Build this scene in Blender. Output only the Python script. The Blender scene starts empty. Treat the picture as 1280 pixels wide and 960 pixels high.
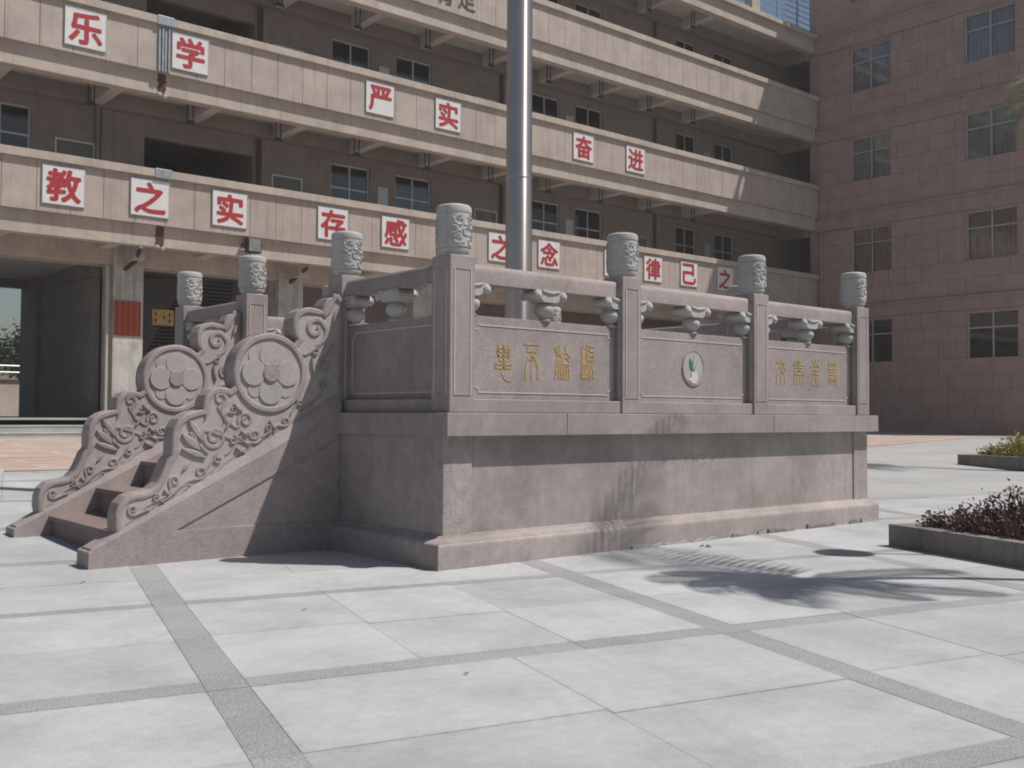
import bpy, bmesh, math, random
from mathutils import Vector, Matrix
from mathutils.geometry import tessellate_polygon
random.seed(7)
scene = bpy.context.scene
COL = scene.collection

# ------------------------------------------------------------------ camera
F_PX = 1289.44; YAW = .7011; PITCH = .0305; ROLL = .0051
CAM = Vector((-4.396, -5.916, 1.10))
fw = Vector((math.sin(YAW)*math.cos(PITCH), math.cos(YAW)*math.cos(PITCH), math.sin(PITCH)))
rt0 = Vector((math.cos(YAW), -math.sin(YAW), 0)); up0 = rt0.cross(fw)
rt = math.cos(ROLL)*rt0 + math.sin(ROLL)*up0
up = -math.sin(ROLL)*rt0 + math.cos(ROLL)*up0
cd = bpy.data.cameras.new('camera'); cam = bpy.data.objects.new('camera', cd); COL.objects.link(cam)
cd.sensor_width = 36; cd.lens = 36*F_PX/1280; cd.clip_start = .05; cd.clip_end = 2000
mw = Matrix(((rt.x, up.x, -fw.x, CAM.x), (rt.y, up.y, -fw.y, CAM.y), (rt.z, up.z, -fw.z, CAM.z), (0, 0, 0, 1)))
cam.matrix_world = mw
scene.camera = cam
def project(p):
    d = Vector(p)-CAM; z = d.dot(fw)
    if z < .05: return None
    return (640+F_PX*d.dot(rt)/z, 480-F_PX*d.dot(up)/z, z)

# ------------------------------------------------------------------ light
SUN = Vector((.425, -.455, 1.0))              # towards the sun
elev = math.atan2(1.0, math.hypot(SUN.x, SUN.y)); azim = math.atan2(SUN.x, SUN.y)
w = bpy.data.worlds.new('World'); scene.world = w; w.use_nodes = True
nt = w.node_tree; bg = nt.nodes['Background']
sky = nt.nodes.new('ShaderNodeTexSky'); sky.sky_type = 'NISHITA'; sky.sun_disc = False
sky.sun_elevation = elev; sky.sun_rotation = azim; sky.air_density = 1.2; sky.dust_density = 1.8
nt.links.new(sky.outputs[0], bg.inputs[0]); bg.inputs[1].default_value = .055
sl = bpy.data.lights.new('sun', 'SUN'); sl.energy = 4.4; sl.angle = math.radians(.55); sl.color = (1, .955, .90)
so = bpy.data.objects.new('sun', sl); COL.objects.link(so); so.rotation_mode = 'QUATERNION'
so.rotation_quaternion = (-SUN).to_track_quat('-Z', 'Y'); so.location = (20, -25, 40)
vs = scene.view_settings; vs.view_transform = 'Standard'; vs.look = 'None'; vs.gamma = 1; vs.exposure = 0.10
vs.use_curve_mapping = False
scene.render.resolution_x = 1024; scene.render.resolution_y = 768
scene.cycles.max_bounces = 6; scene.cycles.diffuse_bounces = 3; scene.cycles.glossy_bounces = 3; scene.cycles.transparent_max_bounces = 12; scene.cycles.volume_bounces = 0
scene.render.filter_size = 1.9
scene.cycles.pixel_filter_type = 'BLACKMAN_HARRIS'; scene.cycles.filter_width = 1.9

# ------------------------------------------------------------------ materials
def new_mat(name):
    m = bpy.data.materials.new(name); m.use_nodes = True
    t = m.node_tree; return m, t, t.nodes['Principled BSDF']
def ramp(t, fac, stops):
    r = t.nodes.new('ShaderNodeValToRGB'); els = r.color_ramp.elements
    while len(els) < len(stops): els.new(.5)
    for e, (p, c) in zip(els, stops):
        e.position = p; e.color = (c[0], c[1], c[2], 1) if len(c) == 3 else c
    t.links.new(fac, r.inputs[0]); return r.outputs[0]
def noise(t, co, scale, detail=4, rough=.6):
    n = t.nodes.new('ShaderNodeTexNoise'); n.inputs['Scale'].default_value = scale
    n.inputs['Detail'].default_value = detail; n.inputs['Roughness'].default_value = rough
    t.links.new(co, n.inputs['Vector']); return n.outputs['Fac']
def mix(t, a, b, fac, mode='MIX'):
    x = t.nodes.new('ShaderNodeMix'); x.data_type = 'RGBA'; x.blend_type = mode
    for sock, v in ((x.inputs[0], fac), (x.inputs[6], a), (x.inputs[7], b)):
        if hasattr(v, 'default_value') or hasattr(v, 'links'): t.links.new(v, sock)
        else: sock.default_value = v if not isinstance(v, (tuple, list)) else (v[0], v[1], v[2], 1)
    return x.outputs[2]
def coord(t, kind='pos'):
    if kind == 'pos':
        g = t.nodes.new('ShaderNodeNewGeometry'); return g.outputs['Position']
    c = t.nodes.new('ShaderNodeTexCoord'); return c.outputs[kind]
def scaled(t, co, s):
    m = t.nodes.new('ShaderNodeMapping'); m.inputs['Scale'].default_value = s; t.links.new(co, m.inputs[0]); return m.outputs[0]
def bump(t, bs, h, strength, dist=.01):
    b = t.nodes.new('ShaderNodeBump'); b.inputs['Strength'].default_value = strength; b.inputs['Distance'].default_value = dist
    t.links.new(h, b.inputs['Height']); t.links.new(b.outputs[0], bs.inputs['Normal'])
def k(c, f): return tuple(x*f for x in c)
def stone(name, c, speck=.35, stain=.25, rough=.75, grain=220, bumps=.12, rnd=0.0, streak=0.0, spec=.3, grime=(.5, .46, .42)):
    m, t, b = new_mat(name); co = coord(t)
    sp = ramp(t, noise(t, co, grain, 2, .7), [(.30, k(c, 1-speck)), (.48, c), (.66, k(c, 1+speck*.7))])
    big = noise(t, co, 1.7, 6, .62)
    f = ramp(t, big, [(.33, (1-stain, 1-stain*1.02, 1-stain*1.06)), (.62, (1, 1, 1))])
    col = mix(t, sp, f, 1.0, 'MULTIPLY')
    mid = ramp(t, noise(t, co, 14, 5, .7), [(.3, (1-stain*.5,)*3), (.7, (1+stain*.25,)*3)])
    col = mix(t, col, mid, 1.0, 'MULTIPLY')
    if streak:
        s = noise(t, scaled(t, co, (5, 5, .25)), 2.2, 4, .6)
        col = mix(t, col, mix(t, col, grime, 1.0, 'MULTIPLY'), ramp(t, s, [(.52, (0, 0, 0)), (.75, (streak,)*3)]))
    if rnd:
        oi = t.nodes.new('ShaderNodeObjectInfo')
        r = ramp(t, oi.outputs['Random'], [(0, (1-rnd,)*3), (1, (1+rnd*.6,)*3)])
        col = mix(t, col, r, 1.0, 'MULTIPLY')
    t.links.new(col, b.inputs['Base Color']); b.inputs['Roughness'].default_value = rough
    b.inputs['Specular IOR Level'].default_value = spec
    bump(t, b, noise(t, co, grain*.6, 3, .7), bumps, .004)
    return m
def plain(name, c, rough=.6, metal=0, var=.15, scale=6, spec=.4):
    m, t, b = new_mat(name); co = coord(t)
    col = ramp(t, noise(t, co, scale, 5, .6), [(.3, k(c, 1-var)), (.7, k(c, 1+var))])
    t.links.new(col, b.inputs['Base Color']); b.inputs['Roughness'].default_value = rough; b.inputs['Metallic'].default_value = metal
    b.inputs['Specular IOR Level'].default_value = spec
    return m

PINK = stone('pink_granite', (.358, .308, .300), .30, .24, .72, 120, .15, streak=.16, rnd=.05)
PINKD = stone('pink_granite_polished', (.390, .341, .329), .33, .28, .55, 120, .08, streak=.25, rnd=.07)
TREAD = stone('tread_granite', (.235, .175, .165), .35, .25, .7, 160, .1)
GREY = stone('grey_carved_stone', (.46, .455, .445), .14, .2, .8, 200, .2, streak=.2)
PALE = stone('pale_carved_stone', (.425, .392, .378), .14, .22, .85, 220, .3)
LIT_EDGE = stone('pale_lit_edge', (.52, .475, .455), .1, .1, .8, 200, .1)  # paler than the granite: lit edges of the borders put into the colour
PAVER = stone('paver_stone', (.437, .447, .455), .18, .2, .82, 180, .15, rnd=.10)
STRIP = stone('dark_paving_strip', (.318, .318, .322), .45, .18, .88, 110, .4, rnd=.08)
TILE = stone('facade_tile', (.435, .368, .33), .06, .18, .7, 60, .05, rnd=.05, streak=.4)
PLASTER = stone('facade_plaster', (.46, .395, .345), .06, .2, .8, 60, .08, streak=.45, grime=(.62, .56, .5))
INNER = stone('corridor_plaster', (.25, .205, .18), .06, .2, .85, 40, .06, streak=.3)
CEIL = stone('ceiling_plaster', (.50, .455, .425), .05, .15, .9, 40, .05)
WING = stone('wing_tile', (.385, .28, .25), .08, .16, .75, 50, .06, rnd=.05, streak=.3)
WINGB = stone('wing_band', (.37, .275, .245), .08, .2, .75, 50, .06, streak=.4)
KERB = stone('kerb_stone', (.23, .215, .20), .25, .3, .8, 120, .25, streak=.5)
CONC = stone('step_concrete', (.40, .40, .385), .1, .2, .85, 80, .15)
COLUMN = stone('weathered_column', (.50, .475, .45), .08, .34, .85, 30, .2, streak=.8, grime=(.45, .40, .36))
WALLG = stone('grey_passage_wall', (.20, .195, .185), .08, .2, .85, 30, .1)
def edge_dirt(m, amount, width):
    t = m.node_tree; b = t.nodes['Principled BSDF']; src = b.inputs['Base Color'].links[0].from_socket
    g = t.nodes.new('ShaderNodeTexCoord').outputs['Generated']; sp = t.nodes.new('ShaderNodeSeparateXYZ'); t.links.new(g, sp.inputs[0])
    def mth(op, a, c=None):
        n = t.nodes.new('ShaderNodeMath'); n.operation = op
        for i, v in enumerate((a, c)):
            if v is None: continue
            if isinstance(v, (int, float)): n.inputs[i].default_value = v
            else: t.links.new(v, n.inputs[i])
        return n.outputs[0]
    d = None
    for q in (0, 1):
        e = mth('MINIMUM', sp.outputs[q], mth('SUBTRACT', 1.0, sp.outputs[q])); d = e if d is None else mth('MINIMUM', d, e)
    co = coord(t); d = mth('ADD', d, mth('MULTIPLY', mth('SUBTRACT', noise(t, co, 7, 6, .7), .5), width*2.2))
    f = ramp(t, d, [(0, (amount,)*3), (width, (0, 0, 0))])
    col = mix(t, src, mix(t, src, (.62, .58, .53), 1.0, 'MULTIPLY'), f)
    sp2 = ramp(t, noise(t, co, 3.1, 8, .75), [(.60, (0, 0, 0)), (.72, (.5, .5, .5))])
    col = mix(t, col, mix(t, col, (.80, .78, .76), 1.0, 'MULTIPLY'), sp2)
    pt = ramp(t, noise(t, co, 38, 3, .6), [(.70, (0, 0, 0)), (.76, (.6, .6, .6))])
    col = mix(t, col, mix(t, col, (.72, .70, .67), 1.0, 'MULTIPLY'), pt)
    t.links.new(col, b.inputs['Base Color'])
edge_dirt(PAVER, .35, .022)
GOLD = plain('worn_gold_paint', (.43, .30, .135), .6, .0, .4, 50)
FADED = plain('faded_gold_paint', (.36, .285, .20), .7, 0, .25, 80)
WHITEB = plain('white_board', (.62, .61, .605), .5, 0, .06, 5)
RED = plain('red_paint', (.36, .022, .030), .55, 0, .18, 9)
BLACKP = plain('black_lettering', (.05, .045, .045), .6)
STEEL = plain('brushed_steel', (.50, .46, .43), .24, .95, .06, 3)
_b = STEEL.node_tree.nodes['Principled BSDF']; _b.inputs['Anisotropic'].default_value = .82; _b.inputs['Anisotropic Rotation'].default_value = .25; _b.inputs['Roughness'].default_value = .34
_tg = STEEL.node_tree.nodes.new('ShaderNodeTangent'); _tg.direction_type = 'RADIAL'; _tg.axis = 'Z'
STEEL.node_tree.links.new(_tg.outputs[0], _b.inputs['Tangent'])
ALU = plain('aluminium_frame', (.42, .43, .44), .45, .35, .08, 4)
DARKM = plain('dark_metal', (.045, .04, .04), .5, .3, .2, 10)
RUST = plain('rusty_stain', (.085, .040, .035), .9, 0, .5, 20)
ZINC = plain('zinc_cover', (.30, .33, .35), .45, .5, .2, 8)
POSTER = plain('red_poster', (.33, .035, .02), .8, 0, .25, 12)
NOTICE = plain('yellow_notice', (.42, .28, .09), .6, 0, .3, 14)
PALEGREEN = plain('door_paint', (.13, .135, .125), .6, 0, .2, 3)
BARK = plain('bark', (.12, .095, .075), .9, 0, .35, 25)
SOIL = plain('soil', (.11, .075, .05), .95, 0, .4, 15)
CURTAINS = [plain('curtain_brown', (.52, .37, .31), .9, 0, .12, 3), plain('curtain_grey', (.50, .49, .46), .9, 0, .12, 3), plain('curtain_mauve', (.48, .46, .52), .9, 0, .12, 3)]
LAMPG = plain('lamp_glass', (.20, .21, .20), .25, 0, .2, 8)
GREENP = plain('green_enamel', (.03, .20, .085), .35)
BLUEP = plain('blue_slat_paint', (.20, .30, .46), .5, 0, .1, 3)
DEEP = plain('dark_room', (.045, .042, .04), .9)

m, t, b = new_mat('poster_red_striped'); co = coord(t)
wv = t.nodes.new('ShaderNodeTexWave'); wv.inputs['Scale'].default_value = 2.3; wv.inputs['Distortion'].default_value = .6; wv.bands_direction = 'X'
t.links.new(co, wv.inputs[0])
t.links.new(ramp(t, wv.outputs['Fac'], [(.3, (.27, .024, .017)), (.62, (.34, .06, .035))]), b.inputs['Base Color']); b.inputs['Roughness'].default_value = .7
POSTER = m

def glass_mat(name, tint, gl=.16):
    m = bpy.data.materials.new(name); m.use_nodes = True; t = m.node_tree
    t.nodes.remove(t.nodes['Principled BSDF']); out = t.nodes['Material Output']
    tr = t.nodes.new('ShaderNodeBsdfTransparent'); tr.inputs[0].default_value = (*tint, 1)
    g = t.nodes.new('ShaderNodeBsdfGlossy'); g.inputs['Roughness'].default_value = .04; g.inputs[0].default_value = (.9, .93, .97, 1)
    fr = t.nodes.new('ShaderNodeFresnel'); fr.inputs[0].default_value = 1.5
    mt = t.nodes.new('ShaderNodeMath'); mt.operation = 'MAXIMUM'; mt.inputs[1].default_value = gl
    t.links.new(fr.outputs[0], mt.inputs[0])
    mx = t.nodes.new('ShaderNodeMixShader'); t.links.new(mt.outputs[0], mx.inputs[0])
    t.links.new(tr.outputs[0], mx.inputs[1]); t.links.new(g.outputs[0], mx.inputs[2]); t.links.new(mx.outputs[0], out.inputs[0])
    return m
GLASS = glass_mat('window_glass', (.86, .88, .89), .045)
def leaf_mat(name, cols, trans=.25):
    m, t, b = new_mat(name); co = coord(t)
    n = t.nodes.new('ShaderNodeTexNoise'); n.inputs['Scale'].default_value = 9; n.inputs['Detail'].default_value = 3; t.links.new(co, n.inputs['Vector'])
    wn = t.nodes.new('ShaderNodeTexWhiteNoise'); wn.noise_dimensions = '3D'
    sn = t.nodes.new('ShaderNodeVectorMath'); sn.operation = 'SNAP'; sn.inputs[1].default_value = (.03, .03, .03)
    t.links.new(co, sn.inputs[0]); t.links.new(sn.outputs[0], wn.inputs['Vector'])
    ad = t.nodes.new('ShaderNodeMath'); ad.operation = 'MULTIPLY_ADD'; ad.inputs[1].default_value = .5; t.links.new(wn.outputs['Value'], ad.inputs[0])
    hf = t.nodes.new('ShaderNodeMath'); hf.operation = 'MULTIPLY'; hf.inputs[1].default_value = .5; t.links.new(n.outputs['Fac'], hf.inputs[0]); t.links.new(hf.outputs[0], ad.inputs[2])
    col = ramp(t, ad.outputs[0], [(.15, cols[0]), (.5, cols[1]), (.85, cols[2])])
    t.links.new(col, b.inputs['Base Color']); b.inputs['Roughness'].default_value = .5
    tl = t.nodes.new('ShaderNodeBsdfTranslucent'); t.links.new(col, tl.inputs[0])
    mx = t.nodes.new('ShaderNodeMixShader'); mx.inputs[0].default_value = trans
    t.links.new(b.outputs[0], mx.inputs[1]); t.links.new(tl.outputs[0], mx.inputs[2]); t.links.new(mx.outputs[0], t.nodes['Material Output'].inputs[0])
    return m
PURPLE = leaf_mat('purple_leaves', ((.045, .018, .022), (.085, .034, .040), (.14, .065, .06)))
YGREEN = leaf_mat('yellow_green_leaves', ((.13, .13, .012), (.28, .27, .03), (.42, .37, .06)))
GREEN = leaf_mat('tree_leaves', ((.015, .03, .012), (.03, .055, .02), (.06, .09, .03)))
PALM = leaf_mat('palm_leaves', ((.07, .10, .05), (.16, .19, .11), (.30, .31, .21)))
DRY = leaf_mat('dry_leaf', ((.10, .06, .03), (.16, .10, .05), (.22, .15, .08)))

# red / beige paving bricks seen edge-on far away
m, t, b = new_mat('tiled_pavement'); co = coord(t)
br = t.nodes.new('ShaderNodeTexBrick'); br.inputs['Scale'].default_value = 1.0
for nm, v in (('Color1', (.40, .275, .23, 1)), ('Color2', (.44, .345, .295, 1)), ('Mortar', (.44, .40, .36, 1))): br.inputs[nm].default_value = v
br.inputs['Brick Width'].default_value = 1.9; br.inputs['Row Height'].default_value = .55; br.inputs['Mortar Size'].default_value = .05
t.links.new(co, br.inputs[0])
nn = ramp(t, noise(t, co, 1.3, 5, .6), [(.3, (.82, .82, .82)), (.7, (1.05, 1.05, 1.05))])
t.links.new(mix(t, br.outputs[0], nn, 1, 'MULTIPLY'), b.inputs['Base Color']); b.inputs['Roughness'].default_value = .85
TILED = m
# plaza sheet: same stone as the pavers, joint pattern in the distance
m, t, b = new_mat('plaza_stone'); co = coord(t)
mp = t.nodes.new('ShaderNodeMapping'); mp.inputs['Rotation'].default_value = (0, 0, math.radians(15)); t.links.new(co, mp.inputs[0])
br = t.nodes.new('ShaderNodeTexBrick'); br.offset = 0
for nm, v in (('Color1', (.375, .375, .37, 1)), ('Color2', (.35, .35, .345, 1)), ('Mortar', (.30, .30, .295, 1))): br.inputs[nm].default_value = v
br.inputs['Scale'].default_value = 1; br.inputs['Brick Width'].default_value = 2.6; br.inputs['Row Height'].default_value = 1.95; br.inputs['Mortar Size'].default_value = .05
t.links.new(mp.outputs[0], br.inputs[0])
nn = ramp(t, noise(t, co, .8, 6, .6), [(.3, (.86, .86, .86)), (.7, (1.04, 1.04, 1.04))])
t.links.new(mix(t, br.outputs[0], nn, 1, 'MULTIPLY'), b.inputs['Base Color']); b.inputs['Roughness'].default_value = .85
PLAZA = m

# ------------------------------------------------------------------ mesh helpers
class MB:
    def __init__(s): s.v = []; s.f = []
    def add(s, vs, fs):
        o = len(s.v); s.v += [tuple(v) for v in vs]; s.f += [tuple(i+o for i in f) for f in fs]; return s
    def box(s, x0, x1, y0, y1, z0, z1):
        return s.add([(x0, y0, z0), (x1, y0, z0), (x1, y1, z0), (x0, y1, z0), (x0, y0, z1), (x1, y0, z1), (x1, y1, z1), (x0, y1, z1)],
                     [(0, 3, 2, 1), (4, 5, 6, 7), (0, 1, 5, 4), (1, 2, 6, 5), (2, 3, 7, 6), (3, 0, 4, 7)])
    def prism(s, poly, y0, y1, plane='xz'):
        """polygon (a,b) extruded; plane xz -> along y, xy -> along z"""
        n = len(poly)
        A = sum(poly[i][0]*poly[(i+1) % n][1]-poly[(i+1) % n][0]*poly[i][1] for i in range(n))
        if A < 0: poly = poly[::-1]
        P = (lambda a, b, c: (a, c, b)) if plane == 'xz' else (lambda a, b, c: (a, b, c))
        vs = [P(a, b_, y0) for a, b_ in poly]+[P(a, b_, y1) for a, b_ in poly]
        tris = tessellate_polygon([[Vector((a, b_, 0)) for a, b_ in poly]])
        fs = []
        for tr in tris:
            a, b_, c = [Vector((*poly[i], 0)) for i in tr]
            ccw = (b_-a).cross(c-a).z > 0
            tr = tuple(tr) if ccw else tuple(tr[::-1])
            lo, hi = (tr, tr[::-1]) if plane == 'xz' else (tr[::-1], tr)
            fs.append(lo); fs.append(tuple(i+n for i in hi))
        for i in range(n):
            j = (i+1) % n
            fs.append((i, i+n, j+n, j) if plane == 'xz' else (i, j, j+n, i+n))
        return s.add(vs, fs)
    def lathe(s, prof, seg=24, c=(0, 0, 0)):
        vs = []; fs = []; n = len(prof)
        for j in range(seg):
            a = 2*math.pi*j/seg
            for r, z in prof: vs.append((c[0]+r*math.cos(a), c[1]+r*math.sin(a), c[2]+z))
        for j in range(seg):
            q = (j+1) % seg
            for i in range(n-1): fs.append((j*n+i, q*n+i, q*n+i+1, j*n+i+1))
        return s.add(vs, fs)
    def tube(s, pts, r, seg=6, caps=True):
        pts = [Vector(p) for p in pts]; n = len(pts); vs = []; fs = []
        for i, p in enumerate(pts):
            d = (pts[min(i+1, n-1)]-pts[max(i-1, 0)]).normalized()
            a = d.cross(Vector((0, 0, 1)))
            if a.length < .05: a = d.cross(Vector((1, 0, 0)))
            a.normalize(); b_ = d.cross(a)
            rr = r[i] if isinstance(r, (list, tuple)) else r
            for j in range(seg):
                th = 2*math.pi*j/seg; vs.append(p+a*rr*math.cos(th)+b_*rr*math.sin(th))
        for i in range(n-1):
            for j in range(seg):
                q = (j+1) % seg; fs.append((i*seg+j, i*seg+q, (i+1)*seg+q, (i+1)*seg+j))
        if caps: fs += [tuple(range(seg))[::-1], tuple((n-1)*seg+j for j in range(seg))]
        return s.add(vs, fs)
    def ribbon(s, pts, wd, y0, y1, closed=False):
        """flat raised stroke in the xz plane from depth y0 (front) to y1 (back); wd width (scalar or list)"""
        n = len(pts); P = [Vector((p[0], p[1])) for p in pts]; L = []; R = []
        for i in range(n):
            if closed: a, b_ = P[(i-1) % n], P[(i+1) % n]
            else: a, b_ = P[max(i-1, 0)], P[min(i+1, n-1)]
            d = b_-a
            if d.length < 1e-9: d = Vector((1, 0))
            d.normalize(); nn_ = Vector((-d.y, d.x)); w_ = (wd[i] if isinstance(wd, (list, tuple)) else wd)/2
            L.append(P[i]+nn_*w_); R.append(P[i]-nn_*w_)
        vs = []; fs = []
        for i in range(n): vs += [(L[i].x, y0, L[i].y), (R[i].x, y0, R[i].y), (L[i].x, y1, L[i].y), (R[i].x, y1, R[i].y)]
        m_ = n if closed else n-1
        for i in range(m_):
            a = 4*i; c = 4*((i+1) % n)
            fs += [(a, a+1, c+1, c), (a, c, c+2, a+2), (a+1, a+3, c+3, c+1)]
        if not closed: fs += [(0, 2, 3, 1), (4*(n-1), 4*(n-1)+1, 4*(n-1)+3, 4*(n-1)+2)]
        return s.add(vs, fs)
    def ridge(s, pts, wd, a, b_, closed=False):
        """raised stroke with chamfered sides in the xz plane: a = proud face depth, b_ = base depth"""
        n = len(pts); P = [Vector((p[0], p[1])) for p in pts]; vs = []; fs = []; sg = 1 if a < b_ else -1
        for i in range(n):
            if closed: u0, u1 = P[(i-1) % n], P[(i+1) % n]
            else: u0, u1 = P[max(i-1, 0)], P[min(i+1, n-1)]
            d = u1-u0
            if d.length < 1e-9: d = Vector((1, 0))
            d.normalize(); nn_ = Vector((-d.y, d.x)); w_ = (wd[i] if isinstance(wd, (list, tuple)) else wd)/2; e = -.00003*i*sg
            for f_, y in ((1, b_), (.85, b_+(a-b_)*.7), (.5, a+e), (-.5, a+e), (-.85, b_+(a-b_)*.7), (-1, b_)):
                q = P[i]+nn_*w_*f_; vs.append((q.x, y, q.y))
        for i in range(n if closed else n-1):
            j = (i+1) % n
            for q in range(5):
                f_ = (6*i+q, 6*i+q+1, 6*j+q+1, 6*j+q); fs.append(f_ if sg > 0 else f_[::-1])
        if not closed:
            f0 = tuple(range(6)); f1 = tuple(6*(n-1)+q for q in range(6)); fs += [f0[::-1], f1] if sg > 0 else [f0, f1[::-1]]
        return s.add(vs, fs)
    def sphere(s, c, r, sc=(1, 1, 1), seg=14, ring=8):
        prof = [(max(r*math.sin(math.pi*i/ring), 1e-4), -r*math.cos(math.pi*i/ring)*sc[2]) for i in range(ring+1)]
        o = len(s.v); s.lathe(prof, seg, (0, 0, 0))
        for i in range(o, len(s.v)):
            x, y, z = s.v[i]; s.v[i] = (x*sc[0]+c[0], y*sc[1]+c[1], z+c[2])
        return s
    def xf(s, M):
        s.v = [tuple(M @ Vector(v)) for v in s.v]; return s
    def mesh(s, name):
        me = bpy.data.meshes.new(name); me.from_pydata(s.v, [], s.f); me.update(); return me
    def build(s, name, mat, parent=None, bevel=0, smooth=False, loc=None, rot=None, segs=2):
        return place(name, s.mesh(name), mat, parent, bevel, smooth, loc, rot, segs)
def place(name, me, mat=None, parent=None, bevel=0, smooth=False, loc=None, rot=None, segs=2):
    o = bpy.data.objects.new(name, me); COL.objects.link(o)
    if mat and not me.materials: me.materials.append(mat)
    if smooth:
        me.shade_smooth() if hasattr(me, 'shade_smooth') else None
        try: me.set_sharp_from_angle(angle=math.radians(smooth if smooth > 1 else 40))
        except Exception: pass
    if parent: o.parent = parent
    if loc: o.location = loc
    if rot: o.rotation_euler = rot
    if bevel:
        bm_ = o.modifiers.new('bevel', 'BEVEL'); bm_.width = bevel; bm_.segments = segs; bm_.limit_method = 'ANGLE'; bm_.angle_limit = math.radians(40)
    return o
def tag(o, label, cat, group=None, kind=None):
    o['label'] = label; o['category'] = cat
    if group: o['group'] = group
    if kind: o['kind'] = kind
    return o
def thing(name, label, cat, loc=(0, 0, 0), rz=0, group=None):
    o = bpy.data.objects.new(name, None); COL.objects.link(o); o.location = loc; o.rotation_euler = (0, 0, rz)
    o.empty_display_size = .1
    return tag(o, label, cat, group)
def B(x0, x1, y0, y1, z0, z1): return MB().box(x0, x1, y0, y1, z0, z1)

# ------------------------------------------------------------------ ground
PROF = [(-1e3, 0), (0, 0), (1.5, .004), (3.4, .05), (5, .13), (7, .24), (9, .325), (12, .43), (16.5, .60), (1e3, .60)]
def ground(x, y):
    f = 0
    for (a, za), (b_, zb) in zip(PROF, PROF[1:]):
        if a <= y <= b_: f = za+(zb-za)*(y-a)/(b_-a); break
    s_ = min(max((x-20)/7, 0), 1); s_ = s_*s_*(3-2*s_)
    return f+max(.5-f, 0)*s_
def sheet(xs, ys, dz):
    mb = MB(); nx = len(xs)
    vs = [(x, y, ground(x, y)+dz) for y in ys for x in xs]
    fs = [(j*nx+i, j*nx+i+1, (j+1)*nx+i+1, (j+1)*nx+i) for j in range(len(ys)-1) for i in range(nx-1)]
    return mb.add(vs, fs)
XS = [-600, -60, -20, -10, 0, 10, 18, 20, 21, 22, 23, 24, 25, 26, 27, 29, 32, 60, 600]
YS = [-600, -60, -20, -5, 0, 1.5, 3.4, 5, 7, 9, 12, 16.5, 20, 40, 100, 600]
plaza = sheet(XS, YS, -.012).build('plaza', PLAZA)
tag(plaza, 'pale grey stone paved school plaza with dark granite strips', 'plaza', kind='structure')
tp = sheet([-40]+[x for x in XS if -40 < x < 32]+[31.95], [9, 10, 12, 14, 16.5, 17.0], -.004).build('tiled_pavement', TILED)
tag(tp, 'red and beige tiled pavement in front of the school building', 'pavement', kind='structure')

A1 = math.radians(13.5); A2 = math.radians(16.5)
E1 = Vector((math.cos(A1), -math.sin(A1))); E2 = Vector((math.sin(A2), math.cos(A2)))
def gp(a, b_):
    a = -.97+(a+.97)*(1+.021*(b_+1.5)); p = E1*a+E2*b_; return p.x, p.y
def paver(a0, a1, b0, b1, name, mat):
    c = gp((a0+a1)/2, (b0+b1)/2)
    q = project((c[0], c[1], 0))
    if q is None or not (-260 < q[0] < 1540 and q[1] < 1250 and q[2] < 14.0): return
    if .25 < c[0] < 5.4 and .4 < c[1] < 4.9: return
    dz = random.uniform(-.0012, .0012); mb = MB(); vs = []
    for zz in (-.03, 0):
        for a, b_ in ((a0, b0), (a1, b0), (a1, b1), (a0, b1)):
            x, y = gp(a, b_); dx_, dy_ = x-c[0], y-c[1]; vs.append((dx_*math.cos(A1)-dy_*math.sin(A1), dx_*math.sin(A1)+dy_*math.cos(A1), ground(x, y)+zz+dz))
    mb.add(vs, [(0, 3, 2, 1), (4, 5, 6, 7), (0, 1, 5, 4), (1, 2, 6, 5), (2, 3, 7, 6), (3, 0, 4, 7)])
    mb.build(name, mat, plaza, loc=(c[0], c[1], 0), rot=(0, 0, -A1))
LW = .175; CW = .155; G = .0011
La = [-1.92+2.6*i for i in range(-4, 7)]; Cb = [-2.48+1.95*i for i in range(-3, 7)]
def cw(i): return .12 if i == 4 else CW
for i, a in enumerate(La):
    for j, b_ in enumerate(Cb[:-1]):
        b1 = Cb[j+1]
        h_ = (b_+b1)/2
        paver(a-LW/2+G, a+LW/2-G, b_-cw(j)/2+G, h_-G, 'paving_strip', STRIP)
        paver(a-LW/2+G, a+LW/2-G, h_+G, b1-cw(j+1)/2-G, 'paving_strip', STRIP)
        if i < len(La)-1:
            a1 = La[i+1]; lo = a+LW/2; hi = a1-LW/2
            nA = 3 if (i+j) % 3 else 2; st = (hi-lo)/nA
            for q in range(nA):
                paver(lo+q*st+G, lo+(q+1)*st-G, b_-cw(j)/2+G, b_+cw(j)/2-G, 'paving_strip', STRIP)
            B0 = b_+cw(j)/2; B1 = b1-cw(j+1)/2
            for q in range(nA):
                mid = B0+(B1-B0)*(.5 if q % 2 == 0 else .47)
                paver(lo+q*st+G, lo+(q+1)*st-G, B0+G, mid-G, 'paver', PAVER)
                paver(lo+q*st+G, lo+(q+1)*st-G, mid+G, B1-G, 'paver', PAVER)

# ------------------------------------------------------------------ flag platform
fp = thing('flag_platform', 'pink granite flag platform with carved balustrade and side stairs', 'platform')
BX0, BX1, BY0, BY1 = .025, 5.66, .10, 5.06
Z0, Z1, ZP = .9465, 1.118, 2.271
MB().box(BX0+.02, BX1-.02, BY0+.02, BY1-.02, -.1, Z0+.02).build('base_core', PINKD, fp)
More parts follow.
